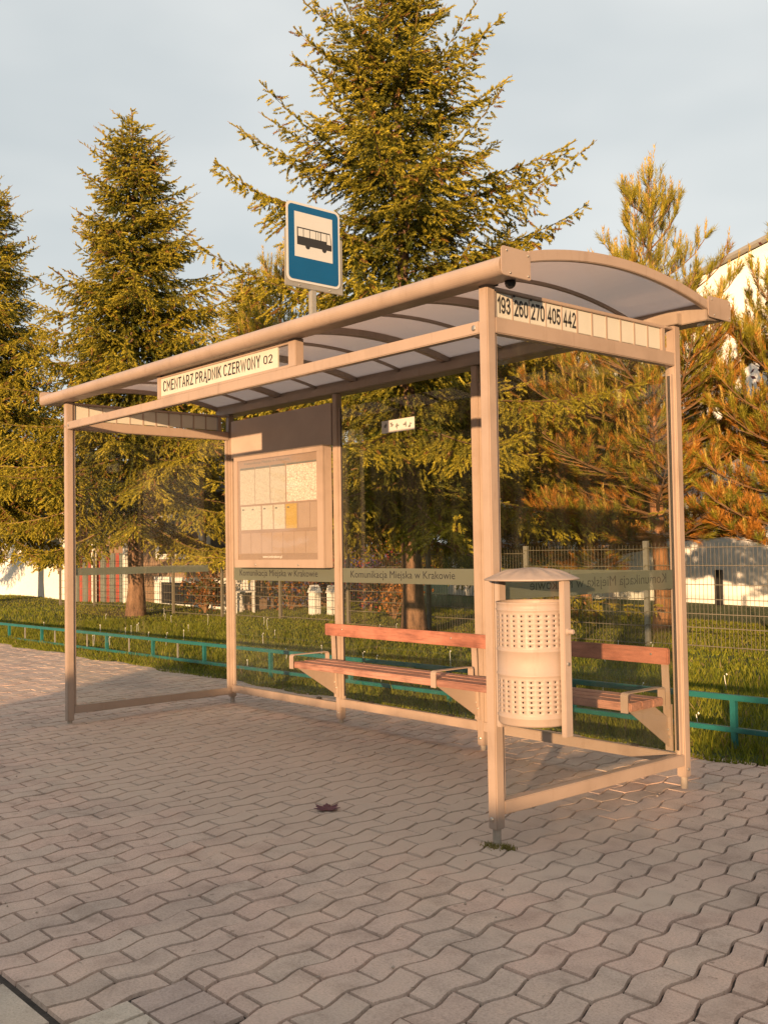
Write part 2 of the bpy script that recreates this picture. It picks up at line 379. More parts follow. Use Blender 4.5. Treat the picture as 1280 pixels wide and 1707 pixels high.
def _arc(cx, cy, rx, ry, a0, a1, n=8): return [(cx + rx * math.cos(R(a0 + (a1 - a0) * i / n)), cy + ry * math.sin(R(a0 + (a1 - a0) * i / n))) for i in range(n + 1)]
_ring = _arc(.25, .72, .25, .28, 0, 180) + _arc(.25, .28, .25, .28, 180, 360) + [(.5, .72)]
_bowl = [(0, .47), (0, 1), (.25, 1)] + _arc(.25, .735, .23, .265, 80, -80) + [(.25, .47), (0, .47)]
GLYPH = {'C': (.48, [_arc(.25, .72, .25, .28, 35, 180) + _arc(.25, .28, .25, .28, 180, 325)]), 'O': (.5, [_ring]), '0': (.5, [_ring]),
    'M': (.66, [[(0, 0), (0, 1), (.33, .36), (.66, 1), (.66, 0)]]), 'E': (.42, [[(.42, 1), (0, 1), (0, 0), (.42, 0)], [(0, .52), (.38, .52)]]),
    'N': (.5, [[(0, 0), (0, 1), (.5, 0), (.5, 1)]]), 'T': (.5, [[(0, 1), (.5, 1)], [(.25, 1), (.25, 0)]]),
    'A': (.54, [[(0, 0), (.27, 1), (.54, 0)], [(.09, .3), (.45, .3)]]),
    'R': (.5, [_bowl, [(0, .5), (0, 0)], [(.26, .47), (.5, 0)]]), 'P': (.47, [_bowl, [(0, .5), (0, 0)]]),
    'D': (.5, [[(0, 0), (0, 1), (.2, 1)] + _arc(.2, .72, .3, .28, 80, 0) + _arc(.2, .28, .3, .28, 0, -80) + [(.2, 0), (0, 0)]]), 'I': (0, [[(0, 0), (0, 1)]]),
    'K': (.48, [[(0, 0), (0, 1)], [(.46, 1), (.02, .42)], [(.15, .6), (.49, 0)]]), 'W': (.82, [[(0, 1), (.21, 0), (.41, .9), (.61, 0), (.82, 1)]]),
    'Y': (.52, [[(0, 1), (.26, .45), (.52, 1)], [(.26, .45), (.26, 0)]]), 'Z': (.48, [[(.02, 1), (.47, 1), (0, 0), (.49, 0)]]),
    '1': (.24, [[(0, .76), (.24, 1), (.24, 0)]]), '2': (.5, [_arc(.25, .73, .24, .27, 165, -25) + [(.01, 0), (.5, 0)]]),
    '3': (.5, [_arc(.24, .755, .22, .245, 155, -70) + [(.2, .53)], _arc(.24, .265, .25, .265, 80, -155)]), '4': (.52, [[(.38, 0), (.38, 1), (0, .27), (.52, .27)]]),
    '5': (.5, [[(.46, 1), (.06, 1), (.03, .53)] + _arc(.23, .315, .26, .315, 135, -150)]), '6': (.5, [_arc(.25, .3, .25, .3, 0, 360, 16), [(0, .3), (0, .68)] + _arc(.25, .7, .25, .3, 180, 40)]),
    '9': (.5, [_arc(.25, .7, .25, .3, 0, 360, 16), [(.5, .7), (.5, .32)] + _arc(.25, .3, .25, .3, 0, -140)]), '7': (.48, [[(0, 1), (.47, 1), (.16, 0)]])}
GLYPH['Ą'] = (.54, GLYPH['A'][1] + [[(.53, 0), (.46, -.09), (.48, -.17), (.60, -.18)]])
def signwriting(body, mat, parent, origin, right, up, width, height, th=.15, gap=.27):
    rv = Vector(right); uv = Vector(up); nv = rv.cross(uv); mb = MB(); pen = th / 2; quads = []
    for ch in body:
        if ch == ' ': pen += .32; continue
        w, strokes = GLYPH[ch]
        for k, st in enumerate(strokes):
            p = [Vector((a + pen, b)) for a, b in st]; n = len(p); L = []; Rr_ = []
            closed = (p[0] - p[-1]).length < 1e-4
            for i in range(n):
                a = p[i - 1] if i else (p[-2] if closed else p[0] * 2 - p[1]); b = p[i + 1] if i < n - 1 else (p[1] if closed else p[-1] * 2 - p[-2])
                d0 = (p[i] - a).normalized(); d1 = (b - p[i]).normalized(); n0 = Vector((-d0.y, d0.x)); n1 = Vector((-d1.y, d1.x)); mv = (n0 + n1)
                mv = mv.normalized() if mv.length > .2 else n0
                c = max(.42, mv.dot(n0)); e = Vector((0, 0))
                if not closed and i == 0: e = -d1 * th * .5
                if not closed and i == n - 1: e = d0 * th * .5
                L.append(p[i] + e + mv * (th / 2 / c)); Rr_.append(p[i] + e - mv * (th / 2 / c))
            quads.append((L, Rr_, k))
        pen += w + gap
    W_ = pen - gap + th / 2; kx = width / W_; ky = height; o = Vector(origin)
    for L, Rr_, k in quads:
        f3 = lambda q: o + rv * (q.x * kx) + uv * ((q.y * (1 - th) + th / 2) * ky) + nv * (.00012 * k)
        mb.add([f3(q) for q in L] + [f3(q) for q in Rr_], [(i, i + 1, len(L) + i + 1, len(L) + i) for i in range(len(L) - 1)])
    return mb.build('lettering', mat, parent)
# ================================================================== SETTING
# ---- lawn and far ground
def sheet(name, mat, x0, x1, y0, y1, z, nx=1, ny=1, fz=None):
    mb = MB(); vs = []; fs = []
    for j in range(ny + 1):
        for i in range(nx + 1):
            x = x0 + (x1 - x0) * i / nx; y = y0 + (y1 - y0) * j / ny
            vs.append((x, y, z + (fz(x, y) if fz else 0)))
    for j in range(ny):
        for i in range(nx): a = j * (nx + 1) + i; fs.append((a, a + 1, a + nx + 2, a + nx + 1))
    return struct(mb.add(vs, fs).build(name, mat))
def lawn_z(x, y):
    t = max(0, min(1, (y - 2.35) / 5)); t = t * t * (3 - 2 * t)
    far = max(0, min(1, (-x - 13) / 9)) * max(0, min(1, (y - 4) / 4))
    edge = max(0, min(1, (y - 2.25) / .2)); return .003 + .017 * edge + .05 * t + .0 * far + .03 * math.sin(x * .9 + y * .7) * t
sheet('ground', 'lawn_soil', -400, 400, -400, 600, -.12)
sheet('lawn', 'lawn_soil', -60, 26, 2.222, 30, 0, 90, 140, lawn_z)
sheet('road', 'asphalt', -60, 30, -9.0, -2.62, -.115)
sheet('joint_bed', 'joint_sand', -16, 6, -2.072, 2.28, -.0135)
sheet('kerb_bed', 'joint_sand', -60, 30, -2.62, -2.0725, -.012)
sheet('far_pavement', 'paver_mass', -60, -16, -2.62, 2.28, -.004)
for _n in ('far_pavement',):
    me = bpy.data.objects[_n].data; a = me.attributes.new('tint', 'FLOAT_COLOR', 'POINT')
    for d in a.data: d.color = (.33, .265, .225, 1)

# ---- wavy concrete pavers
PB, PP, PA, PL, Y0, PK = .5085, .1132, .0135, .2272, -.588, .11
GAP = .0038; YEDGE = -.588 - .1136 * 13; YEND = 2.24
def paver_outline(y0, y1, phase0, ns):
    pts = []
    for i in range(ns + 1):
        y = y0 + (y1 - y0) * i / ns
        pts.append((PA * math.cos(2 * math.pi * (y + phase0) / PL), y))
    return pts
def paver_mesh(ylen, phase, rect=False, w=PP, g=None):
    """block seen from above, origin at the middle of its short side; returns verts, faces"""
    g = GAP if g is None else g; ns = 8 if not rect else 1
    y0, y1 = g, ylen - g
    L = [(0 if rect else PA * math.cos(2 * math.pi * (y0 + (y1 - y0) * i / ns) / PL + phase), y0 + (y1 - y0) * i / ns) for i in range(ns + 1)]
    ring = [(x + g - PK * y, y) for x, y in L] + [(x + w - g - PK * y, y) for x, y in reversed(L)]
    cx = sum(p[0] for p in ring) / len(ring); cy = sum(p[1] for p in ring) / len(ring)
    b = .0028
    def inset(p):
        dx = -b if p[0] + PK * p[1] > cx + PK * cy else b
        dy = b if abs(p[1] - y0) < 1e-6 else (-b if abs(p[1] - y1) < 1e-6 else 0)
        return (p[0] + dx, p[1] + dy)
    n = len(ring)
    vs = [(x, y, -.016) for x, y in ring] + [(x, y, 0) for x, y in map(inset, ring)]
    fs = [tuple(range(2 * n - 1, n - 1, -1))] + [(i, n + i, n + (i + 1) % n, (i + 1) % n) for i in range(n)]
    return vs, fs
def paver_tint(rng):
    t = rng.random(); v = rng.uniform(.93, 1.06)
    a = (.53, .372, .298); b = (.485, .372, .30)
    c = [a[i] * (1 - t) + b[i] * t for i in range(3)]
    if rng.random() < .02: v *= .9
    return tuple(x * v for x in c)
pavement = bpy.data.objects.new('pavement', None); COL.objects.link(pavement); struct(pavement); WL['pavement'] = Vector()
PAVE = {}
def pave_data(key):
    if key not in PAVE:
        ylen, ph, rect, w = key; me = bpy.data.meshes.new('paver')
        vs, fs = paver_mesh(ylen, ph, rect, w); me.from_pydata(vs, [], fs)
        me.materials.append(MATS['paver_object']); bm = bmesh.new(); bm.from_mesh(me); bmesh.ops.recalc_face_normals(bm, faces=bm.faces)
        if sum(f.normal.z for f in bm.faces) < 0: bmesh.ops.reverse_faces(bm, faces=bm.faces)
        bm.to_mesh(me); bm.free()
        PAVE[key] = me
    return PAVE[key]
rng = random.Random(11)
blocks = []
REP = (.1689, .5086, YEDGE, YEDGE + .39)                           # strip relaid with plain oblong blocks
for k in range(int((-15.9 - PB) / PP), int((5.0 - PB) / PP)):
    bx = PB + PP * k; ys = Y0 + (PL / 2 if k % 2 else 0)
    n0 = math.ceil((YEDGE - PL / 2 - ys) / PL - 1e-6)
    y = ys + n0 * PL
    ph0 = math.pi if k % 2 else 0.0
    while y < YEND - .05:
        a, b = max(y, YEDGE), min(y + PL, YEND)
        if b - a > .04:
            ph = ph0 + 2 * math.pi * (a - y) / PL
            if REP[0] < bx + PP / 2 < REP[1] and a < REP[3]:
                a = REP[3]; ph = ph0 + 2 * math.pi * (a - y) / PL
            if b - a > .03:
                blocks.append((bx, a, round(b - a, 3), round(ph, 3), False, PP))
        y += PL
for i in range(3):
    for j in range(2):
        blocks.append((REP[0] + .006 + i * .109, YEDGE + j * .195, .195, 0, True, .109))
vis = []
for q in blocks:
    c = (q[0] + q[5] / 2 - PK * (q[1] + q[2] / 2 - Y0), q[1] + q[2] / 2, 0); d = (Vector(c) - CAM).dot(fw)
    ok = False
    if d > .3:
        px, py, z = project(c); ok = -40 < px < 1320 and 900 < py < 1740
    vis.append((0 if ok else 1, d, q))
vis.sort(key=lambda t: (t[0], t[1]))
for i, (bad, d, q) in enumerate(vis[:300]):
    x, y, ln, ph, rect, w = q
    o = bpy.data.objects.new('paver', pave_data((ln, ph, rect, w))); COL.objects.link(o); o.parent = pavement
    o.location = (x - PK * (y - Y0), y, rng.uniform(-.0022, .0015)); o.rotation_euler = (rng.gauss(0, .006), rng.gauss(0, .006), 0)
    c = paver_tint(rng) if not rect else tuple(v * 1.0 for v in ((.52, .43, .34) if rng.random() < .6 else (.44, .33, .275)))
    o.color = c + (1,)
V = []; F = []; T = []
for bad, d, q in vis[300:]:
    x, y, ln, ph, rect, w = q
    vs, fs = paver_mesh(ln, ph, rect, w); o = len(V); z = rng.uniform(-.002, .0015); sx = rng.gauss(0, .006); sy = rng.gauss(0, .006)
    V += [(vx + x - PK * (y - Y0), vy + y, vz + z + sx * vx + sy * (vy - ln / 2)) for vx, vy, vz in vs]
    F += [tuple(i + o for i in f) for f in fs]; T += [paver_tint(rng)] * len(vs)
me = bpy.data.meshes.new('paver_field'); me.from_pydata(V, [], F)
at = me.attributes.new('tint', 'FLOAT_COLOR', 'POINT'); at.data.foreach_set('color', np.concatenate([np.array(T), np.ones((len(T), 1))], 1).astype(np.float32).ravel())
bm = bmesh.new(); bm.from_mesh(me); bmesh.ops.recalc_face_normals(bm, faces=bm.faces)
if sum(f.normal.z for f in bm.faces) < 0: bmesh.ops.reverse_faces(bm, faces=bm.faces)
bm.to_mesh(me); bm.free()
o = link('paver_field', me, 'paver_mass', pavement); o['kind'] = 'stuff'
# kerb strip of larger slabs towards the road
kerb = bpy.data.objects.new('kerb', None); COL.objects.link(kerb); struct(kerb); WL['kerb'] = Vector()
sl = MB().box(0, .345, 0, .34, -.1, 0).build('slab', 'paver_object', kerb, .006); sm = sl.data; bpy.data.objects.remove(sl)
for i in range(24):
    o = bpy.data.objects.new('slab', sm); COL.objects.link(o); o.parent = kerb
    o.location = (-5.33 + i * .352 + .172 - .18, -2.080 - .34, rng.uniform(-.012, -.006)); o.rotation_euler = (rng.gauss(0, .008), rng.gauss(0, .006), 0)
    v = rng.uniform(.9, 1.12); o.color = (.42 * v, .345 * v, .275 * v, 1)
ks = MB().box(0, .99, 0, .15, -.13, 0).build('kerb_stone', 'paver_object', kerb, .012); km = ks.data; bpy.data.objects.remove(ks)
for i in range(30):
    o = bpy.data.objects.new('kerb_stone', km); COL.objects.link(o); o.parent = kerb
    o.location = (-20 + i, -2.574, -.005); v = rng.uniform(.9, 1.1); o.color = (.34 * v, .32 * v, .29 * v, 1)

# ================================================================== BUS SHELTER
PX = [0.0, -1.425, -2.84, -4.29]; PD = 1.42; HW = .026
sh = thing('bus_shelter', 'beige metal bus shelter with arched roof and glass walls on the paving', 'bus shelter', (-2.145, .71, 0))
def post(x, y, ztop, pin):
    p = box('post', 'paint', sh, x - HW, x + HW, y - HW, y + HW, pin, ztop, .005)
    MB().tube([(x, y, -.006), (x, y, pin + .01)], .018, 14).build('foot_pin', 'pin_metal', p, smooth=False)
    return p
def bolt(parent, c, ax, r=.008, mat='steel'):
    a = Vector(c); d = Vector(ax) * .006
    return MB().tube([a - d * .3, a + d * .6, a + d], [r, r, r * .6], 10).build('bolt', mat, parent)
pFR = post(0, 0, 2.40, .062); pFL = post(PX[3], 0, 2.40, .02)
pRR = post(0, PD, 2.405, .06); pR2 = post(PX[1], PD, 2.405, .03); pR1 = post(PX[2], PD, 2.405, .03); pRL = post(PX[3], PD, 2.405, .05)
bolt(pFR, (-.002, -HW, .105), (0, -1, 0), .010); bolt(pFL, (PX[3], -HW, 2.215), (0, -1, 0))
for p, x in ((pR1, PX[2]), (pR2, PX[1])): bolt(p, (x, PD - HW, .075), (0, -1, 0), .008)
bolt(pRR, (HW, PD, .10), (1, 0, 0), .008)
# front beam
fb = box('front_beam', 'paint', sh, PX[3] + HW, -HW, -HW, HW - .006, 2.19, 2.245, .004)
bolt(fb, (-.055, -HW, 2.218), (0, -1, 0), .013); bolt(fb, (PX[3] + .06, -HW, 2.218), (0, -1, 0), .010)
# bottom rails
def rail(x0, x1, y0, y1, z0=.12, z1=.178): return box('bottom_rail', 'paint', sh, x0, x1, y0, y1, z0, z1, .004)
rail(-HW + .002, HW - .001, HW, PD - HW); rail(PX[3] - HW + .001, PX[3] + HW - .001, HW, PD - HW, .072, .128)
rail(PX[1] + HW, -HW, PD - HW + .001, PD + HW - .01); rail(PX[2] + HW, PX[1] - HW, PD - HW + .001, PD + HW - .01); rail(PX[3] + HW, PX[2] - HW, PD - HW + .001, PD + HW - .01, .09, .148)
for x in (-2.5, -3.1, -1.7, -1.2, -.3): 
    box('glass_pad', 'rubber', sh, x - .02, x + .02, PD - .012, PD + .012, .149 if x < PX[2] else .179, .163 if x < PX[2] else .189, .002)
# ends: cross bar, number panel
def end_panel(x, side):
    box('cross_bar', 'paint', sh, x - HW + .001, x + HW - .001, HW, PD - HW, 2.192, 2.262, .004)
    fr = MB().box(x - .016, x + .016, HW, 1.325, 2.380, 2.396).box(x - .016, x + .016, 1.297, 1.325, 2.262, 2.380).box(x - .016, x + .016, HW, .044, 2.262, 2.380)
    fr.build('panel_frame', 'paint', sh, .002)
    top = MB().box(x - .018, x + .018, 1.325, PD - HW, 2.384, 2.396).build('panel_strut', 'paint', sh, .002)
    pitch = (1.297 - .044) / 11
    for i in range(11):
        y0 = .044 + i * pitch; g = .004 if i < 5 else .009
        pl = box('number_plate', 'plate', sh, x - .005, x + .005, y0 + g * .5, y0 + pitch - g * .5, 2.266 + (.002 if i < 5 else .004), 2.378, .0015)
        if i < 10:
            w = .003 if i < 4 else .006
            MB().box(x - .008, x + .008, y0 + pitch - w, y0 + pitch + w, 2.262, 2.380).build('plate_divider', 'paint', sh)
        if side > 0 and i < 5:
            t = ('193', '260', '270', '405', '442')[i]
            signwriting(t, 'ink', pl, (x + .0062, y0 + (.018 if t[0] == '1' else .012), 2.286), (0, 1, 0), (0, 0, 1), .084 if t[0] == '1' else .094, .078, .19, .27)
        if side > 0 and i in (1, 2):
            MB().box(x + .002, x + .011, y0 + .004, y0 + .016, 2.372, 2.388).build('clip', 'black', pl)
end_panel(0, 1); end_panel(PX[3], -1)
# name board on the front beam
box('board_upright', 'paint', sh, -2.880, -2.842, -HW, .012, 2.245, 2.398, .003)
box('board_upright', 'paint', sh, -1.438, -1.370, -HW, .03, 2.245, 2.398, .003)
box('board_rail', 'paint', sh, -2.842, -1.438, -.022, .004, 2.245, 2.262, .002); box('board_rail', 'paint', sh, -2.842, -1.438, -.022, .004, 2.374, 2.388, .002)
nb = box('name_board', 'plate', sh, -2.842, -1.545, -.018, -.008, 2.262, 2.374, .001)
signwriting('CMENTARZ PRĄDNIK CZERWONY', 'ink', nb, (-2.812, -.0192, 2.286), (1, 0, 0), (0, 0, 1), 1.10, .072, .16, .31)
signwriting('02', 'ink', nb, (-1.680, -.0192, 2.296), (1, 0, 0), (0, 0, 1), .088, .050, .16, .3)
box('board_pane', 'glass_clear', sh, -1.545, -1.438, -.016, -.010, 2.262, 2.374, 0)
# glass
def strip_text(parent, o, right, w, mat='ink_grey'): text('lettering', 'Komunikacja Miejska w Krakowie', mat, parent, o, right, (0, 0, 1), w, .062)
g = box('glass_pane', 'glass', sh, -.004, .004, .046, PD - .046, .186, 2.186, 0)
f = box('film_strip', 'film', g, -.0062, -.0046, .05, PD - .05, 1.032, 1.130, 0)
text('lettering', 'Komunikacja Miejska w Krakowie', 'ink_film', f, (-.0043, 1.31, 1.050), (0, -1, 0), (0, 0, 1), 1.06, .064)
g = box('glass_pane', 'glass', sh, PX[3] - .004, PX[3] + .004, .046, PD - .046, .136, 2.186, 0)
box('film_strip', 'film', g, PX[3] - .0062, PX[3] - .0046, .05, 1.20, 1.096, 1.152, 0)
for a, b, tx, w in ((PX[1], PX[0], 1, 1.02), (PX[2], PX[1], 1, 1.06), (PX[3], PX[2], 1, 1.06)):
    top = 2.30 if a > PX[3] + .1 else 2.03
    bot = .189 if a > PX[3] + .1 else .163
    g = box('glass_pane', 'glass', sh, a + .040, b - .040, PD - .004, PD + .004, bot, top, 0)
    f = box('film_strip', 'film', g, a + .05, b - .05, PD - .0064, PD - .0048, 1.022, 1.126, 0)
    text('lettering', 'Komunikacja Miejska w Krakowie', 'ink', f, (a + .14, PD - .0072, 1.042), (1, 0, 0), (0, 0, 1), w, .066)
    if a == PX[2]:
        s = box('pictogram_sticker', 'sticker', g, -2.335, -2.0, PD - .0062, PD - .0046, 2.062, 2.148, 0)
        y0, y1 = PD - .0072, PD - .0064
        for i in range(5):
            cx = -2.298 + i * .066; rr = random.Random(i + 3); mb = MB()
            px, pz = cx, 2.105
            for q in range(6):                                  # one connected little figure
                w2 = rr.uniform(.006, .013); h2 = rr.uniform(.003, .006)
                if q % 2: w2, h2 = h2, w2
                mb.box(px - w2, px + w2, y0 - q * .0001, y1, pz - h2, pz + h2)
                px = min(cx + .016, max(cx - .016, px + rr.choice((-1, 1)) * w2 * .8)); pz = min(2.124, max(2.086, pz + rr.choice((-1, 1)) * h2 * .8))
            mb.build('pictogram', 'ink_grey', s)
# glazing channels beside the posts
def channel(x, y, dx, dy, z0, z1):
    MB().box(x - dx, x + dx, y - dy, y + dy, z0, z1).build('glazing_channel', 'paint', sh, .002)
    return
channel(0, HW + .011, .012, .011, .178, 2.192); channel(0, PD - HW - .011, .012, .011, .178, 2.15)
channel(PX[3], HW + .011, .012, .011, .128, 2.192); channel(PX[3], PD - HW - .011, .012, .011, .128, 2.192)
for a, b in ((PX[1], PX[0]), (PX[2], PX[1]), (PX[3], PX[2])):
    bot = .178 if a > PX[3] + .1 else .148
    channel(a + HW + .009, PD, .009, .012, bot, 2.30); channel(b - HW - .009, PD, .009, .012, bot, 2.30)
for x in (PX[1], PX[2]):
    for s in (-1, 1):
        MB().box(x + s * (HW + .0185), x + s * (HW + .0215), PD - .006, PD + .006, .2, 2.29).build('gasket', 'rubber', sh)
MB().box(-.007, .007, PD - HW - .025, PD - HW - .0222, .2, 2.14).build('gasket', 'rubber', sh)
# upper panel of the left rear bay
box('upper_panel', 'panel_grey', sh, PX[3] + .046, PX[2] - .046, PD - .02, PD + .006, 2.032, 2.345, .002)
# ---- roof
RX0, RX1 = -4.53, .20
def arc(y):  # top of vault
    a, b, z0, zp = .03, 1.45, 2.505, 2.595
    c = (a + b) / 2; h = (b - a) / 2; s = zp - z0; Rr = (h * h + s * s) / (2 * s)
    return zp - Rr + math.sqrt(Rr * Rr - (y - c) ** 2)
def vault(name, mat, x0, x1, ya, yb, dz0, dz1, n=20, bev=0):
    top = [(ya + (yb - ya) * i / n, arc(ya + (yb - ya) * i / n) + dz1) for i in range(n + 1)]
    bot = [(ya + (yb - ya) * i / n, arc(ya + (yb - ya) * i / n) + dz0) for i in range(n + 1)]
    mb = MB(); vs = [(x0,) + p for p in top] + [(x1,) + p for p in top] + [(x0,) + p for p in bot] + [(x1,) + p for p in bot]
    k = n + 1; fs = []
    for i in range(n):
        fs += [(i, i + 1, k + i + 1, k + i), (2 * k + i, 3 * k + i, 3 * k + i + 1, 2 * k + i + 1), (i, 2 * k + i, 2 * k + i + 1, i + 1), (k + i, k + i + 1, 3 * k + i + 1, 3 * k + i)]
    fs += [(0, k, 3 * k, 2 * k), (n, 2 * k + n, 3 * k + n, k + n)]
    return mb.add(vs, fs).build(name, mat, sh, bev)
bay = (RX1 - RX0) / 5
for i in range(5):
    vault('roof_sheet', 'roof_sheet', RX1 - bay * (i + 1) + .004, RX1 - bay * i - (.004 if i else .03), .045, 1.44, -.012, -.006)
    if i: vault('roof_rib', 'paint_roof', RX1 - bay * i - .022, RX1 - bay * i + .022, .05, 1.43, -.050, -.0125)
    if i: vault('roof_cover_strip', 'paint_roof', RX1 - bay * i - .02, RX1 - bay * i + .02, .05, 1.43, -.0055, .002)
    vault('roof_purlin', 'paint_roof', RX1 - bay * (i + .5) - .008, RX1 - bay * (i + .5) + .008, .05, 1.43, -.030, -.0125)
vault('roof_end_rim', 'paint', RX1 - .028, RX1, .05, 1.455, -.045, .004, 24, .003)
vault('roof_end_rim', 'paint', RX0, RX0 + .028, .05, 1.455, -.045, .004, 24, .003)
# front gutter with round nose
prof = [(-.085 + .040 * math.cos(t), 2.432 + .040 * math.sin(t)) for t in [math.pi * .5 + math.pi * i / 14 for i in range(15)]] + [(.02, 2.398), (.052, 2.412), (.052, 2.490), (.03, 2.502)]
gut = MB().prism(prof, 'x', RX0 + .012, RX1 - .012).build('front_gutter', 'paint', sh)
for p in gut.data.polygons: p.use_smooth = False
def cap(x0, x1, ys, zs, name='end_cap'):
    (a, b), (c, d) = ys, zs; r = .018
    pts = []
    for cx, cz, t0 in ((b - r, d - r, 0), (a + r, d - r, 90), (a + r, c + r, 180), (b - r * .4, c + r * .4, 270)):
        rr = r if t0 != 270 else r * .4
        pts += [(cx + rr * math.cos(R(t0 + q)), cz + rr * math.sin(R(t0 + q))) for q in (0, 30, 60, 90)]
    o = MB().prism(pts, 'x', x0, x1).build(name, 'paint', sh, .002)
    s = 1 if x1 > 0 else -1
    for yy, zz in ((a + .03, d - .018), (b - .02, d - .02), (a + .05, c + .014), (b - .02, c + .016)):
        bolt(o, (x1 if s > 0 else x0, yy, zz), (s, 0, 0), .0045)
    return o
cap(RX1, RX1 + .005, (-.128, .056), (2.384, 2.507)); cap(RX0 - .004, RX0 + .011, (-.122, .050), (2.395, 2.496))
rb = [(1.43, 2.408), (1.64, 2.432), (1.64, 2.515), (1.60, 2.528), (1.43, 2.520)]
MB().prism(rb, 'x', RX0 + .008, RX1 - .008).build('rear_beam', 'paint_roof', sh, .004)
rb2 = [(1.385, 2.408), (1.428, 2.408), (1.428, 2.470), (1.385, 2.462)]
MB().prism(rb2, 'x', PX[3] - .06, .05).build('rear_ledger', 'paint_roof', sh, .003)
cap(RX1, RX1 + .005, (1.432, 1.648), (2.424, 2.535)); cap(RX0 - .005, RX0, (1.432, 1.648), (2.424, 2.535))
# brackets between front posts and gutter, camera dome, small lamp
for x in (0, PX[3]): MB().box(x - .024, x + .024, -.024, .05, 2.4005, 2.42).build('bracket', 'rubber', sh)
MB().tube([(.12, .02, 2.40), (.12, .02, 2.385), (.12, .02, 2.372), (.12, .02, 2.364)], [.024, .024, .019, .008], 16).build('camera_dome', 'black', sh, smooth=True)
MB().tube([(.10, 1.53, 2.42), (.10, 1.53, 2.409)], [.022, .022], 16).build('ceiling_lamp', 'plastic_white', sh)

# ================================================================== BENCH
bn = thing('bench', 'wooden slatted bench with red stained backrest on brackets of the shelter', 'bench', (-1.45, 1.2, 0))
SX0, SX1 = -2.895, -.034
for i in range(3):
    y0 = 1.022 + i * .100
    box('seat_slat', 'wood_seat', bn, SX0 + .004 * i, SX1 - .003 * i, y0, y0 + .090, .432, .474, .006)
br = MB(); bk = box('backrest', 'wood_back', bn, -2.905, -.022, 1.328, 1.358, .640, .725, .006)
for x in (-2.70, -1.60, -.12): bolt(bk, (x, 1.328, .69), (0, -1, 0), .006)
for i, x in enumerate((PX[2], PX[1], -.062)):
    xx = x - .012 if i < 2 else x
    MB().prism([(1.04, .4315), (1.26, .4315), (1.39, .352), (1.39, .205)], 'x', xx - .003, xx + .003).build('bracket', 'paint', bn, .001)
    fl = MB().box(xx - .022, xx + .022, 1.384, 1.3935, .19, .43).build('bracket_flange', 'paint', bn, .001)
    bolt(fl, (xx + .006, 1.384, .40), (0, -1, 0), .006); bolt(fl, (xx + .006, 1.384, .26), (0, -1, 0), .006)
    st = MB().prism([(1.376, .27), (1.3835, .27), (1.366, .72), (1.3585, .72)], 'x', xx - .022, xx + .022).build('back_support', 'paint', bn, .001)
    bolt(st, (xx + .004, 1.372, .30), (0, -1, 0), .006)
    hx = (SX0 + .016, PX[1] - .01, SX1 - .03)[i]; w = .022
    hoop = MB(); r = .014
    pts = [(1.014, .424), (1.014, .510)]
    path = [(1.0125, .426)] + [(1.0125 + r - r * math.cos(R(a)), .520 - r + r * math.sin(R(a))) for a in (0, 30, 60, 90)] + [(1.3265 - r + r * math.sin(R(a)), .520 - r + r * math.cos(R(a))) for a in (0, 30, 60, 90)] + [(1.3265, .426)]
    th = .006; n = len(path); nor = []
    for q in range(n):
        a = Vector(path[max(q - 1, 0)]); b = Vector(path[min(q + 1, n - 1)]); t = (b - a).normalized(); nor.append(Vector((-t.y, t.x)))
    outer = [tuple(Vector(p) + nn * th) for p, nn in zip(path, nor)]
    poly = list(path) + outer[::-1]
    vs = [(hx - w,) + tuple(p) for p in path] + [(hx + w,) + tuple(p) for p in path] + [(hx - w,) + tuple(p) for p in outer] + [(hx + w,) + tuple(p) for p in outer]
    fs = []
    for q in range(n - 1):
        fs += [(q, q + 1, n + q + 1, n + q), (2 * n + q, 3 * n + q, 3 * n + q + 1, 2 * n + q + 1), (q, 2 * n + q, 2 * n + q + 1, q + 1), (n + q, n + q + 1, 3 * n + q + 1, 3 * n + q)]
    fs += [(0, n, 3 * n, 2 * n), (n - 1, 3 * n - 1, 4 * n - 1, 2 * n - 1)]
    MB().add(vs, fs).build('arm_hoop', 'paint', bn, .001)

# ================================================================== TIMETABLE CASE
tcx = thing('timetable_case', 'flat beige timetable display case with paper notices on the rear wall', 'display case', (-3.46, 1.35, 1.12))
CX0, CX1, CY, CZ0, CZ1 = -4.055, -2.872, 1.308, 1.128, 2.022
box('case_back', 'paint', tcx, CX0, CX1, CY + .012, PD - HW - .002, CZ0, CZ1, .004)
fm = MB().box(CX0, CX1, CY - .006, CY + .012, CZ0, CZ0 + .062).box(CX0, CX1, CY - .006, CY + .012, CZ1 - .036, CZ1)
fm.box(CX0, CX0 + .05, CY - .006, CY + .012, CZ0 + .062, CZ1 - .036).box(CX1 - .07, CX1, CY - .006, CY + .012, CZ0 + .062, CZ1 - .036)
fm.build('case_frame', 'paint', tcx, .002)
MB().box(CX0 - .004, CX1 + .004, CY - .010, CY + .06, CZ1 + .0005, CZ1 + .009).build('case_hood', 'paint_roof', tcx, .002)
for x in (-3.75, -3.18): bolt(tcx, (x, CY - .006, CZ0 + .022), (0, -1, 0), .008)
BX0, BX1, BZ0, BZ1 = CX0 + .05, CX1 - .07, CZ0 + .062, CZ1 - .036
bb = box('notice_board', 'board_back', tcx, BX0, BX1, CY + .006, CY + .0115, BZ0, BZ1, 0)
def cell(name, mat, fx0, fx1, fz0, fz1, lift):
    yy = CY + .006 - lift
    o = box(name, mat, tcx, BX0 + (BX1 - BX0) * fx0, BX0 + (BX1 - BX0) * fx1, yy - .0012, yy - .0002, BZ0 + (BZ1 - BZ0) * fz0, BZ0 + (BZ1 - BZ0) * fz1, 0)
    return o
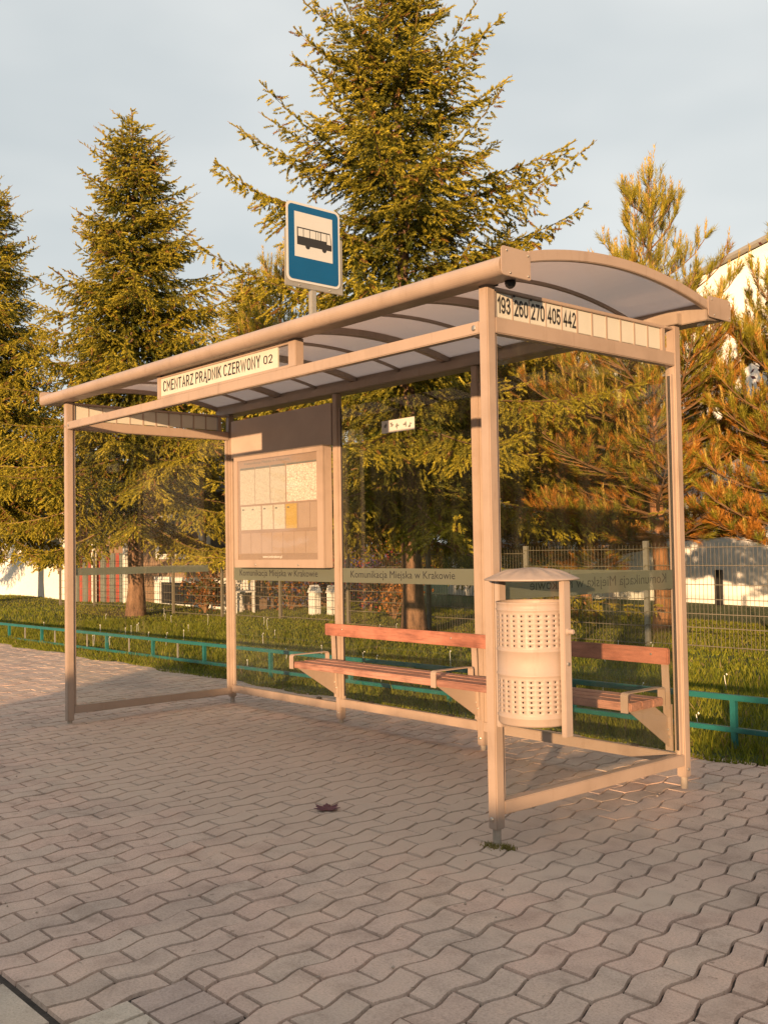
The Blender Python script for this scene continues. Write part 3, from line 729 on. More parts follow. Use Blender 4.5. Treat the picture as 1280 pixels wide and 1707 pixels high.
for a, b, mtn in ((.025, .222, 'paper_notice'), (.23, .42, 'paper_notice'), (.43, .615, 'paper_notice'), (.63, .985, 'paper_map')):
    s = cell('timetable_sheet', mtn, a, b, .555, .905, .0); 
    h = cell('sheet_header', 'ink_grey', a + .002, b - .002, .908, .925, 0)
for a, b, mtn in ((.035, .30, 'paper_table'), (.32, .455, 'paper_table'), (.468, .605, 'paper_table'), (.617, .75, 'paper_yellow')):
    s = cell('timetable_sheet', mtn, a, b, .30, .535, .0)
    q = (a + b) / 2
    for u in ((a + .03, a + .16) if b - a > .2 else (a + .03,)):
        cell('line_mark', 'ink_grey', u - .012, u + .012, .495, .510, .0012)
for a, b in ((.77, .90), (.91, .985)): cell('paper_pocket', 'pocket', a, b, .30, .535, .0)
for i in range(7): cell('paper_pocket', 'pocket', .035 + i * .137, .035 + i * .137 + .128, .062, .265, .0)
text('lettering', 'Komunikacja Miejska w Krakowie', 'ink_grey', tcx, (BX0 + .09, CY + .0052, BZ1 - .042), (1, 0, 0), (0, 0, 1), .62, .028)
text('lettering', 'www.kmkrakow.pl', 'ink_white', tcx, (BX0 + .34, CY + .0052, BZ0 + .008), (1, 0, 0), (0, 0, 1), .26, .026)
box('case_glass', 'glass_clear', tcx, BX0 - .002, BX1 + .002, CY - .003, CY - .001, BZ0 - .002, BZ1 + .002, 0)

# ================================================================== LITTER BIN
lb = thing('litter_bin', 'beige perforated metal litter bin with fluted domed lid on front post', 'litter bin', (.22, 0, .5))
BC = Vector((.222, 0, 0)); BR = .148
def ringpt(r, a, z): return (BC.x + r * math.cos(a), BC.y + r * math.sin(a), z)
mb = MB(); NC = 27
def perf(z0, rows, pitch, r):
    da = 2 * math.pi / NC
    for c in range(NC):
        for q in range(rows):
            a0 = c * da; zc = z0 + (q + .5) * pitch
            o = [(-.5, -.5), (0, -.5), (.5, -.5), (.5, 0), (.5, .5), (0, .5), (-.5, .5), (-.5, 0)]
            outer = [ringpt(r, a0 + u * da, zc + v * pitch) for u, v in o]
            h = .0041
            inner = [ringpt(r, a0 + h / r * math.cos(math.atan2(v, u)), zc + h * math.sin(math.atan2(v, u))) for u, v in o]
            deep = [(BC.x + (x - BC.x) * .985, BC.y + (y - BC.y) * .985, z) for x, y, z in inner]
            mb.add(outer + inner + deep, [(i, (i + 1) % 8, 8 + (i + 1) % 8, 8 + i) for i in range(8)] + [(8 + i, 8 + (i + 1) % 8, 16 + (i + 1) % 8, 16 + i) for i in range(8)])
perf(.854, 7, .0198, BR); perf(.590, 7, .0198, BR)
def lathe(mb, prof, k=54, off=0):
    vs = []; fs = []
    for r, z in prof: vs += [ringpt(r, 2 * math.pi * (j + off) / k, z) for j in range(k)]
    for i in range(len(prof) - 1):
        for j in range(k): fs.append((i * k + j, i * k + (j + 1) % k, (i + 1) * k + (j + 1) % k, (i + 1) * k + j))
    mb.add(vs, fs)
T1, T0, B1, B0 = .854 + 7 * .0198, .854, .590 + 7 * .0198, .590
lathe(mb, [(BR, T1), (BR, T1 + .008), (BR + .003, T1 + .011), (BR + .003, T1 + .015), (BR, T1 + .018), (BR, 1.028), (BR + .003, 1.032), (BR + .002, 1.037), (BR - .003, 1.037), (BR - .005, 1.030), (BR - .005, .99)], 54, .0)
lathe(mb, [(BR, B1), (BR, B1 + .01), (BR + .003, B1 + .013), (BR + .003, B1 + .018), (BR, B1 + .021), (BR, T0 - .018), (BR + .003, T0 - .015), (BR + .003, T0 - .010), (BR, T0 - .007), (BR, T0)])
lathe(mb, [(BR, B0), (BR, .580), (BR + .003, .577), (BR + .003, .572), (BR, .569), (BR, .548), (BR - .006, .540), (.02, .540)])
bd = mb.build('bin_body', 'bin_paint', lb)
bmx = bmesh.new(); bmx.from_mesh(bd.data); bmesh.ops.remove_doubles(bmx, verts=bmx.verts, dist=.0004); bmx.to_mesh(bd.data); bmx.free()
for p in bd.data.polygons: p.use_smooth = True
ln = MB(); lathe(ln, [(BR - .016, .985), (BR - .018, .56), (.01, .556)], 36); ln.build('inner_bag', 'black', lb, smooth=True)
# lid with radial flutes
mb = MB(); K = 96; vs = []; fs = []
rads = [0.002, .03, .06, .09, .12, .145, .165, .182, .195, .197, .194]
for i, r in enumerate(rads):
    for j in range(K):
        a = 2 * math.pi * j / K; t = r / .195
        z = 1.176 - .046 * min(1, t) ** 1.9
        fl = max(0, 1 - ((r - .12) / .055) ** 2) * .0055 * max(0, math.cos(a * 14)) ** .7 if abs(r - .12) < .055 else 0
        if i == len(rads) - 1: z = 1.1245
        elif i == len(rads) - 2: z = 1.1275
        vs.append(ringpt(r, a, z + fl))
for i in range(len(rads) - 1):
    for j in range(K): fs.append((i * K + j, i * K + (j + 1) % K, (i + 1) * K + (j + 1) % K, (i + 1) * K + j))
fs.append(tuple(range(K)))
o = len(vs); vs += [ringpt(.18, 2 * math.pi * j / K, 1.123) for j in range(K)]; fs += [((len(rads) - 1) * K + j, (len(rads) - 1) * K + (j + 1) % K, o + (j + 1) % K, o + j) for j in range(K)]; fs.append(tuple(range(o, o + K)))
mb.add(vs, fs).build('lid', 'bin_paint', lb, smooth=True)
box('side_bar', 'bin_paint', lb, .380, .405, -.022, .022, .500, 1.1225, .003)
box('side_bar', 'bin_paint', lb, .030, .058, -.022, .022, .500, 1.1225, .003)
MB().tube([(.404, 0, .920), (.408, 0, .920), (.410, 0, .920), (.432, 0, .920), (.434, 0, .920)], [.014, .014, .010, .010, .008], 16).build('pivot_bolt', 'bin_paint', lb)
MB().tube([(.404, 0, .79), (.409, 0, .79)], [.009, .007], 12).build('bolt', 'steel', lb)
MB().tube([(.372, 0, .92), (.380, 0, .92)], .012, 12).build('pivot_bolt', 'bin_paint', lb)
for z in (.66, 1.02): MB().tube([(.058, 0, z), (.078, 0, z)], .012, 12).build('pivot_bolt', 'bin_paint', lb)
MB().prism([(-.02, .90), (.02, .90), (.02, .94), (-.02, .94)], 'x', .367, .3725).build('latch_plate', 'bin_paint', lb, .001)

# ================================================================== BUS STOP SIGN
SXp = -3.2
sg = thing('bus_stop_sign', 'blue and white bus stop sign with black bus on pole above roof', 'road sign', (SXp - .03, 1.504, 2.53))
MB().box(SXp - .05, SXp - .008, 1.480, 1.528, 2.515, 3.32).build('pole', 'galvanised', sg, .004)
MB().box(SXp - .012, SXp - .002, 1.228, 1.785, 3.262, 3.70).build('backing_tray', 'galvanised', sg, .003)
def rrect(a0, a1, b0, b1, r, n=5):
    pts = []
    for cx, cz, t0 in ((a1 - r, b1 - r, 0), (a0 + r, b1 - r, 90), (a0 + r, b0 + r, 180), (a1 - r, b0 + r, 270)):
        pts += [(cx + r * math.cos(R(t0 + 90 * i / n)), cz + r * math.sin(R(t0 + 90 * i / n))) for i in range(n + 1)]
    return pts
A0, A1, Z0, Z1 = 1.240, 1.755, 3.302, 3.915
pl = MB().prism(rrect(A0, A1, Z0, Z1, .045), 'x', SXp, SXp + .003).build('sign_plate', 'white_sheet', sg)
MB().prism(rrect(A0 + .018, A1 - .018, Z0 + .018, Z1 - .018, .035), 'x', SXp + .0035, SXp + .0042).build('blue_field', 'blue_sheet', pl)
MB().prism([(A0 + .075, Z0 + .195), (A1 - .075, Z0 + .195), (A1 - .075, Z1 - .072), (A0 + .075, Z1 - .072)], 'x', SXp + .0047, SXp + .0054).build('white_field', 'white_sheet', pl)
def busp(pts, mat, d, nm): MB().prism([(A0 + .098 + p[0] * .333, Z0 + .268 + p[1] * .333) for p in pts], 'x', SXp + .0058 + d, SXp + .0064 + d).build(nm, mat, pl)
busp([(0, .06), (1.0, .06), (1.0, .22), (.965, .44), (.95, .47), (.0, .47)], 'ink', 0, 'bus_symbol')
for a, b in ((.03, .17), (.19, .35), (.37, .53), (.545, .60), (.615, .665), (.69, .84)): busp([(a, .26), (b, .26), (b, .44), (a, .44)], 'white_sheet', .0008, 'bus_window')
busp([(.86, .20), (.978, .20), (.95, .44), (.86, .44)], 'white_sheet', .0008, 'bus_window')
for c in (.30, .78): busp([(c + .065 * math.cos(2 * math.pi * i / 16), .055 + .065 * math.sin(2 * math.pi * i / 16)) for i in range(16)], 'ink', .0004, 'bus_wheel')
for y in (1.36, 1.65): bolt(sg, (SXp - .002, y, 3.28), (1, 0, 0), .006)

# ================================================================== TEAL GUARD RAIL
GY = 2.45
gr = thing('guard_rail', 'low teal painted metal rail along the lawn edge behind the shelter', 'railing', (-6, GY, 0))
def gz(x): return .282 + (x + 6) * .0075
xs = [-.31 - 1.228 * k for k in range(6)] + [-7.57, -8.74, -9.85, -10.72, -11.9, -13.1, -14.3, -15.5]
xs = [2.15, .92] + xs
for nm, dz, h in (('top_rail', 0.0, .034), ('lower_rail', -.195, .030)):
    a, b = -16.0, 2.6
    vs = []
    for x in (a, b):
        z = gz(x) + dz
        vs += [(x, GY - .02, z - h / 2), (x, GY + .02, z - h / 2), (x, GY + .02, z + h / 2), (x, GY - .02, z + h / 2)]
    MB().add(vs, [(0, 1, 2, 3), (7, 6, 5, 4), (0, 4, 5, 1), (1, 5, 6, 2), (2, 6, 7, 3), (3, 7, 4, 0)]).build(nm, 'teal', gr, .004)
for i, x in enumerate(xs):
    z = gz(x)
    box('upright', 'teal', gr, x - .018, x + .018, GY - .016, GY + .016, z - .18, z - .017, 0)
    if i % 2 == 0: box('leg', 'teal', gr, x - .016, x + .016, GY - .014, GY + .014, -.02, z - .21, 0)
    if i + 1 < len(xs) and x < -5.5:
        xm = (x + xs[i + 1]) / 2; zm = gz(xm)
        box('thin_upright', 'galvanised', gr, xm - .007, xm + .007, GY - .007, GY + .007, zm - .18, zm - .017, 0)

# ================================================================== MESH FENCE
FY = 6.75
fe = thing('mesh_fence', 'low pale wire mesh fence with posts between lawn and trees', 'fence', (-10, FY, 0))
posts = [3.35, 1.55, -.28, -2.1, -3.9, -5.72, -7.55, -9.37, -11.19, -13.02, -14.80, -16.55, -18.30, -20.1]
for i, x in enumerate(posts):
    zb = lawn_z(x, FY) - .03
    box('fence_post', 'galvanised' if x > -6 else 'zinc_wire', fe, x - .03, x + .03, FY + .01, FY + .05, zb, 1.28 + (lawn_z(x, FY) - .07), 0)
for a, b in zip(posts[1:], posts[:-1]):
    dz = (lawn_z((a + b) / 2, FY) - .07)
    mb = MB(); n = int(round((b - a) / .05)) if a > -14 else int(round((b - a) / .10))
    for i in range(1, n):
        x = a + (b - a) * i / n
        mb.add([(x - .0025, FY, .06 + dz), (x + .0025, FY, .06 + dz), (x, FY + .005, .06 + dz), (x - .0025, FY, 1.25 + dz), (x + .0025, FY, 1.25 + dz), (x, FY + .005, 1.25 + dz)], [(0, 1, 4, 3), (1, 2, 5, 4), (2, 0, 3, 5)])
    for z in (.12, .32, .47, .63, .79, 1.0, 1.2):
        for yy in (FY - .006, FY + .006):
            mb.box(a, b, yy - .003, yy + .003, z - .004 + dz, z + .004 + dz)
    o = mb.build('wire_panel', 'zinc_wire', fe)

# ================================================================== TREES
def unit(v):
    l = math.sqrt(v[0] ** 2 + v[1] ** 2 + v[2] ** 2) or 1; return (v[0] / l, v[1] / l, v[2] / l)
def blades(P, D, L, Rd, Wd, C, nring, nper, theta, rg, tipfac=1.15):
    """needle-like triangles round many shoots at once"""
    P = np.array(P); D = np.array(D); L = np.array(L)[:, None]; Rd = np.array(Rd)[:, None]; C = np.array(C); n = len(P)
    D /= np.linalg.norm(D, axis=1, keepdims=True)
    ref = np.where(np.abs(D[:, 2:3]) < .85, np.array([[0, 0, 1.]]), np.array([[1., 0, 0]]))
    U = np.cross(D, ref); U /= np.linalg.norm(U, axis=1, keepdims=True); Vv = np.cross(D, U)
    VS = []; CS = []
    for j in range(nring):
        for k in range(nper):
            ph = 2 * math.pi * (k + .5 * (j % 2)) / nper + rg.uniform(-.5, .5, (n, 1))
            O = U * np.cos(ph) + Vv * np.sin(ph); B = P + D * L * ((j + rg.uniform(-.3, .3, (n, 1))) / nring * .9)
            th = theta * rg.uniform(.7, 1.3, (n, 1)); l = Rd / np.sin(theta) * rg.uniform(.75, 1.2, (n, 1))
            Tp = B + (D * np.cos(th) + O * np.sin(th)) * l
            S = np.cross(D, O) * (Wd * rg.uniform(.7, 1.3, (n, 1)) / 2)
            M = B + (Tp - B) * .15
            VS.append(np.stack([M - S, M + S, Tp], 1)); CS.append(np.repeat((C * rg.uniform(.8, 1.2, (n, 1)))[:, None, :], 3, 1))
    VS = np.concatenate(VS).reshape(-1, 3); CS = np.concatenate(CS).reshape(-1, 3)
    return VS, CS
def mkcrown(name, parent, VS, CS, mat='needles'):
    me = raw_mesh(name, VS, np.arange(len(VS)).reshape(-1, 3), CS); return link(name, me, mat, parent)

def spruce_parts(seed, H, rbase, rmax, cb, asc, whorl, dens=1.0, prof=.8, trunk_r=.15, droop_top=.1, shortf=.6, bare=1.0):
    rg = np.random.default_rng(seed); rd = random.Random(seed)
    P = []; D = []; L = []; Rr = []; C = []
    tw = MB()
    def shoot(p, d, l, r, hue):
        P.append(p); D.append(d); L.append(l); Rr.append(r); C.append(hue)
    old = (.046, .064, .010); new = (.375, .305, .026); brown = (.22, .115, .03)  # older inner needles, darkened further to put crown shade into the colour
    z = cb; lvl = 0
    while z < H - .28:
        t = (H - z) / (H - cb)
        nb = rd.randint(5, 7) if t > .12 else 4
        tip_f = min(1, .35 + t / .12)
        a0 = rd.uniform(0, 6.28)
        for q in range(nb):
            az = a0 + 6.283 * q / nb + rd.uniform(-.35, .35)
            zz = z + rd.uniform(-.5, .5) * whorl
            Lb = min(rmax, rbase * (t ** prof)) * (rd.uniform(.88, 1.14) if rd.random() < .6 else rd.uniform(shortf, shortf + .25)) + .12
            e0 = R(asc * (1 - t) ** 1.0 + (-14) * t + rd.uniform(-7, 7)); curl = R(10 + 22 * t)
            ns = max(4, int(Lb / .16)); ds = Lb / ns; p = [0, 0, zz]; pts = [tuple(p)]; tg = []
            for i in range(ns):
                s = (i + .5) / ns; e = e0 - R(8) * t * math.sin(math.pi * s) + curl * max(0, s - .45) * 1.1
                d = (math.cos(az) * math.cos(e), math.sin(az) * math.cos(e), math.sin(e)); tg.append(d)
                p = [p[k] + d[k] * ds for k in range(3)]; pts.append(tuple(p))
            tw.tube(pts, [max(.004, .024 * Lb / rbase * (1 - i / len(pts))) for i in range(len(pts))], 3, False)
            side = (-math.sin(az), math.cos(az), 0)
            dr = droop_top + (.62 - droop_top) * min(1, t * 1.5)
            nl = max(5, int(Lb / .085 * dens))
            for i in range(nl):
                s = .10 + .90 * (i + rd.random()) / nl
                k = min(ns - 1, int(s * ns)); fr = s * ns - k
                b = [pts[k][m] + (pts[min(k + 1, ns)][m] - pts[k][m]) * fr for m in range(3)]; tgt = tg[k]
                for sd in (-1, 1):
                    ll = min(.55, .10 * tip_f + .46 * Lb * max(0, 1 - s * bare) ** .8 * rd.uniform(.6, 1.1))
                    be = R(rd.uniform(40, 70))
                    ld = unit((tgt[0] * math.cos(be) + side[0] * sd * math.sin(be), tgt[1] * math.cos(be) + side[1] * sd * math.sin(be), tgt[2] * .6 - dr * rd.uniform(.5, 1.25)))
                    m = max(1, int(ll / .075))
                    for j in range(m):
                        u = (j + .4) / m; bp = (b[0] + ld[0] * ll * u, b[1] + ld[1] * ll * u, b[2] + ld[2] * ll * u - .10 * u * u * dr)
                        pr = unit((ld[0] * .75 + rd.uniform(-.6, .6), ld[1] * .75 + rd.uniform(-.6, .6), ld[2] * .6 - dr * rd.uniform(.2, .9) + rd.uniform(-.05, .3)))
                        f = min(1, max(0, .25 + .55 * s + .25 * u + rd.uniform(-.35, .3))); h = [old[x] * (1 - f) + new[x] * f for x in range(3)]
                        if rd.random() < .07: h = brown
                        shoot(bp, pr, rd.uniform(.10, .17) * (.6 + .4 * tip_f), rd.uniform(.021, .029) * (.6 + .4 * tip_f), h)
                # cover on the axis
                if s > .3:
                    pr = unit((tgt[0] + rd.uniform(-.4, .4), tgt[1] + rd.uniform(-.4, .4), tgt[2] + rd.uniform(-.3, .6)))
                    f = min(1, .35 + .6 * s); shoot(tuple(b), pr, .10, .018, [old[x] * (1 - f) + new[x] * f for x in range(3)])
            # long thin leader at the tip
            e = pts[-1]; d = tg[-1]; ln_ = rd.uniform(.08, .26) * (1.3 - t * .8)
            tip = tuple(e[m] + d[m] * ln_ for m in range(3)); tw.tube([e, tip], [.007, .003], 3, False)
            for j in range(4): shoot(tuple(e[m] + d[m] * ln_ * j / 5 for m in range(3)), unit((d[0] + rd.uniform(-.8, .8), d[1] + rd.uniform(-.8, .8), d[2] + rd.uniform(-.3, .7))), rd.uniform(.05, .09), .011, new)
        z += whorl * (.55 + .45 * t) * rd.uniform(.85, 1.15)
    # leader of the tree
    for i in range(34):
        u = rd.random(); zz = H - .7 * u; aa = rd.uniform(0, 6.28); shoot((.0, .0, zz), unit((math.cos(aa), math.sin(aa), rd.uniform(.2, 1.1))), rd.uniform(.08, .13) + .10 * u, .017, new)
    # short inner fill that keeps the crown from being see-through
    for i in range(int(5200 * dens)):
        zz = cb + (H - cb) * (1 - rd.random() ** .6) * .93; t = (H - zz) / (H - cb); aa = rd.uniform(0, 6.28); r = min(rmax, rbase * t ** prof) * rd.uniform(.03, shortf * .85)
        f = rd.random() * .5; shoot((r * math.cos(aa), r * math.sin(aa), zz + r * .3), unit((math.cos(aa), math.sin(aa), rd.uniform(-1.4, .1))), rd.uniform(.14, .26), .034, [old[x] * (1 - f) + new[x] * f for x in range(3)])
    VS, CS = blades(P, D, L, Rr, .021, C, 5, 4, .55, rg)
    tr = MB(); n = 14
    tr.tube([(.015 * math.sin(i * 1.7), .015 * math.cos(i * 2.3), -.12 + (H + .1) * i / n) for i in range(n + 1)], [trunk_r * (1.35 if i == 0 else 1 - .95 * i / n) for i in range(n + 1)], 10)
    return VS, CS, tr, tw

def place(o, loc, rz=0, sc=1): o.location = loc; o.rotation_euler = (0, 0, rz); o.scale = (sc, sc, sc)
def make_tree(name, label, parts, bk, loc, rz=0, sc=1, group=None):
    t = thing(name, label, 'tree', (0, 0, 0), group)
    VS, CS, tr, tw = parts
    tr.build('trunk', bk, t, smooth=True); tw.build('branches', 'twig', t)
    mkcrown('crown', t, VS, CS); place(t, loc, rz, sc); return t
def dup_tree(src, label, loc, rz, sc, name=None):
    c = copy_tree(src); c['label'] = label; place(c, loc, rz, sc); return c

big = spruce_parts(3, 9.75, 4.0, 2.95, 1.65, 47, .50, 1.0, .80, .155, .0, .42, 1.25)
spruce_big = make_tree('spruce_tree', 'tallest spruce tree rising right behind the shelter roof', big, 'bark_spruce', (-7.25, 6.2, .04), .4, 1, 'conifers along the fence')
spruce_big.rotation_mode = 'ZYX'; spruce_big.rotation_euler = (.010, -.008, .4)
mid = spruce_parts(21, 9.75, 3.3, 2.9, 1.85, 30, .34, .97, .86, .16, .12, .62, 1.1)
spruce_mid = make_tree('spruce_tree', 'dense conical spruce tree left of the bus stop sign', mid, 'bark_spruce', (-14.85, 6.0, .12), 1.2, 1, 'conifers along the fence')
dup_tree(spruce_mid, 'dark spruce tree cut off by the left edge of the picture', (-22.95, 6.1, .05), 3.9, 1.12)

def pine_parts(seed, H, rbase, cb, trunk_r, dens=1.0, rust=.35):
    rg = np.random.default_rng(seed); rd = random.Random(seed)
    P = []; D = []; L = []; Rr = []; C = []; tw = MB(); cd_ = MB()
    P2 = []; D2 = []; L2 = []; R2 = []; C2 = []
    green = (.058, .082, .013); gold = (.38, .315, .025); rst = (.37, .16, .024)
    def tuft(p, d, t, s):
        f = rd.random() * .6 + .35 * (1 - t) + .2 * s
        h = [green[x] * (1 - min(1, f)) + gold[x] * min(1, f) for x in range(3)]
        if rd.random() < rust * 1.5 * max(0, t - .3): h = rst
        P.append(p); D.append(d); L.append(rd.uniform(.14, .24)); Rr.append(rd.uniform(.05, .07)); C.append(h)
    z = cb
    while z < H - .25:
        t = (H - z) / (H - cb); nb = rd.randint(5, 7) if t > .4 else 5; a0 = rd.uniform(0, 6.28)
        for q in range(nb):
            az = a0 + 6.283 * q / nb + rd.uniform(-.4, .4); Lb = rbase * min(1, t * 1.3) ** .8 * rd.uniform(.7, 1.12) + .10
            e0 = R(46 * (1 - t) + 2 * t + rd.uniform(-10, 10)); ns = max(4, int(Lb / .2)); ds = Lb / ns; p = [0, 0, z + rd.uniform(-.1, .1)]; pts = [tuple(p)]; tg = []
            for i in range(ns):
                s = (i + .5) / ns; e = e0 + R(38) * s * s; aa = az + rd.uniform(-.15, .15)
                d = (math.cos(aa) * math.cos(e), math.sin(aa) * math.cos(e), math.sin(e)); tg.append(d); p = [p[k] + d[k] * ds for k in range(3)]; pts.append(tuple(p))
            tw.tube(pts, [max(.006, .03 * Lb / rbase * (1 - i / len(pts))) for i in range(len(pts))], 4, False)
            nl = max(3, int(Lb / (.13 if t > .45 else .21) * dens))
            for i in range(nl):
                s = .25 + .75 * (i + rd.random()) / nl; k = min(ns - 1, int(s * ns)); b = pts[k]; tgt = tg[k]
                for sd in (-1, 1):
                    ll = min(.6, .12 + .38 * Lb * (1 - s) * rd.uniform(.6, 1.2)); be = R(rd.uniform(35, 65))
                    ld = unit((tgt[0] * math.cos(be) - math.sin(az) * sd * math.sin(be), tgt[1] * math.cos(be) + math.cos(az) * sd * math.sin(be), tgt[2] + rd.uniform(-.15, .3)))
                    e = tuple(b[m] + ld[m] * ll for m in range(3)); tw.tube([b, e], [.008, .004], 3, False)
                    m = max(1, int(ll / .11))
                    for j in range(m):
                        u = (j + .6) / m; bp = tuple(b[x] + ld[x] * ll * u for x in range(3))
                        tuft(bp, unit((ld[0] + rd.uniform(-.6, .6), ld[1] + rd.uniform(-.6, .6), ld[2] + rd.uniform(-.1, .8) + .9 * (1 - t))), t, s)
                    tuft(e, unit((ld[0], ld[1], ld[2] + .5 + 1.2 * (1 - t))), t, s)
                    if rd.random() < .75 * (1.15 - t):
                        P2.append(e); D2.append(unit((ld[0] * .15, ld[1] * .15, 1))); L2.append(rd.uniform(.20, .38)); R2.append(.032); C2.append((.42, .29, .07))
            e = pts[-1]
            for j in range(4): tuft(e, unit((tg[-1][0] + rd.uniform(-.7, .7), tg[-1][1] + rd.uniform(-.7, .7), tg[-1][2] + rd.uniform(0, .8))), t, 1)
            if t < .75: P2.append(e); D2.append(unit((tg[-1][0] * .2, tg[-1][1] * .2, 1))); L2.append(rd.uniform(.28, .46)); R2.append(.036); C2.append((.45, .31, .07))
        z += rd.uniform(.32, .42) * (1.1 if t < .4 else .75 + .35 * t)
    for i in range(26):
        zz = H - .6 * rd.random(); aa = rd.uniform(0, 6.28); tuft((0, 0, zz), unit((math.cos(aa) * .6, math.sin(aa) * .6, 1)), .1, 1)
    for i in range(4): P2.append((.03 * math.cos(i * 1.6), .03 * math.sin(i * 1.6), H - .05)); D2.append((.1 * math.cos(i * 1.6), .1 * math.sin(i * 1.6), 1)); L2.append(.55 if i == 0 else .34); R2.append(.036); C2.append((.47, .33, .08))
    VS, CS = blades(P, D, L, Rr, .0085, C, 6, 5, .6, rg); V2, C22 = blades(P2, D2, L2, R2, .016, C2, 7, 4, .45, rg)
    tr = MB(); n = 14
    tr.tube([(.04 * math.sin(i * .9), .04 * math.cos(i * 1.1), -.12 + (H + .1) * i / n) for i in range(n + 1)], [trunk_r * (1.25 if i == 0 else 1 - .93 * i / n) for i in range(n + 1)], 10)
    return np.concatenate([VS, V2]), np.concatenate([CS, C22]), tr, tw

pa = pine_parts(5, 6.35, 2.0, 1.2, .125, 1.0, .5)
pine_a = make_tree('pine_tree', 'pine tree with orange bark and pale candles behind the roof end', pa, 'bark_pine', (-5.15, 8.9, .08), .3, 1, 'conifers along the fence')
pb = pine_parts(14, 5.7, 2.15, 1.0, .12, 1.25, .6)
pine_b = make_tree('pine_tree', 'pine tree at the right edge before the white building', pb, 'bark_pine', (-3.05, 9.6, .08), 1.3, .98, 'conifers along the fence')
dup_tree(pine_a, 'small pine peeking out between the two spruces left of the sign', (-19.6, 12.9, .05), 2.1, 1.45)
dup_tree(pine_a, 'pine top showing just behind the right side of the tallest spruce', (-11.1, 12.0, .1), 4.0, 1.13)
dup_tree(spruce_mid, 'spruce filling the gap between the two leftmost spruces', (-20.8, 12.6, .05), 5.0, .95)
dup_tree(spruce_mid, 'dark spruce just right of the tallest spruce behind the glass', (-8.7, 9.9, .05), 2.2, .70)
dup_tree(pine_b, 'low brown pine standing behind the right rear corner of the shelter', (-7.6, 10.4, .1), 5.1, .92)
dup_tree(spruce_mid, 'far spruce filling the gap behind the timetable case', (-12.6, 10.6, .1), .3, .62)

# ---- unseen additions: trees that darken glass reflections, a hedge that shades the paving
for i, (x, y, k, rz, sc) in enumerate(((4.2, 7.6, 0, 1.0, .95), (7.4, 9.4, 1, 2.0, 1.05), (10.5, 8.2, 0, 3.0, 1.0), (1.4, 10.8, 1, 4.4, 1.1), (5.4, 12.4, 0, .4, 1.0), (9.0, 13.2, 0, 2.4, 1.05), (13.5, 11.5, 0, 5.0, 1.1))):  # unseen trees added so the right end pane reflects foliage, not sky
    dup_tree((spruce_mid, pine_a)[k], ('spruce' if k == 0 else 'pine') + ' added unseen beyond the right edge to darken glass reflections, ' + ('first', 'second', 'third', 'fourth', 'fifth', 'sixth', 'seventh')[i], (x, y, .05), rz, sc)
for i, (x, y, rz, sc) in enumerate(((-20.5, -26.0, .5, 1.1), (-24.0, -27.5, 1.7, 1.25), (-27.6, -26.2, 2.9, 1.2), (-31.2, -27.0, 3.6, 1.3), (-35.0, -26.4, 4.6, 1.2), (-39.0, -27.2, 5.5, 1.3))):  # unseen spruces added so the rear panes reflect dark foliage
    dup_tree(spruce_mid, ('first', 'second', 'third', 'fourth', 'fifth', 'sixth')[i] + ' unseen spruce added far across the road to darken glass reflections', (x, y, -.1), rz, sc)['group'] = 'spruces added across the road'
def hedge():
    t = thing('shade_hedge', 'unseen green hedge added across the road to shade the paving', 'hedge', (7, -10, -.1)); rd = random.Random(4)
    X0, X1 = .95, 17.0
    def hh(x): return 1.60 - .030 * (x - 1) + .035 * math.sin(x * 1.3) + .62 * max(0, min(1, (x - 7.45) / .6)) - .15 * max(0, 1 - abs(x - 6.4) / 1.2)  # top of the added hedge: dips and steps shaped to place its shade
    core = MB(); n = 30; vs = []
    for i in range(n + 1):
        x = X0 + .08 + (X1 - X0 - .16) * i / n; h = hh(x) - .06; vs += [(x, -10.45, -.12), (x, -9.55, -.12), (x, -9.62, h), (x, -10.38, h)]
    core.add(vs, [q for i in range(n) for q in [tuple(4 * i + k for k in (a, b)) + tuple(4 * i + 4 + k for k in (b, a)) for a, b in ((0, 1), (1, 2), (2, 3), (3, 0))]] + [(0, 1, 2, 3), (4 * n + 3, 4 * n + 2, 4 * n + 1, 4 * n)])
    core.build('shade_hedge_core', 'lawn_soil', t)
    VS = []; CS = []
    for i in range(9000):
        x = rd.uniform(X0, X1); h = hh(x)
        if rd.random() < .4: c = Vector((x, rd.uniform(-10.45, -9.55), h - .05 + rd.uniform(-.04, .05)))
        else: c = Vector((x, -9.55 + rd.uniform(-.05, .05) if rd.random() < .5 else -10.45 + rd.uniform(-.05, .05), rd.uniform(-.1, h - .04)))
        d = Vector((rd.gauss(0, 1), rd.gauss(0, 1), rd.gauss(0, 1))).normalized(); s = d.orthogonal().normalized(); l = rd.uniform(.03, .06); c -= Vector((7, -10, -.1))
        q = [c - d * l, c + s * l * .6, c + d * l, c - s * l * .6]; VS += [q[0], q[1], q[2], q[0], q[2], q[3]]; CS += [(.05 * rd.uniform(.7, 1.3), .08 * rd.uniform(.7, 1.3), .02)] * 6
    link('foliage', raw_mesh('foliage', np.array([tuple(v) for v in VS]), np.arange(len(VS)).reshape(-1, 3), np.array(CS)), 'leaves', t)
hedge()
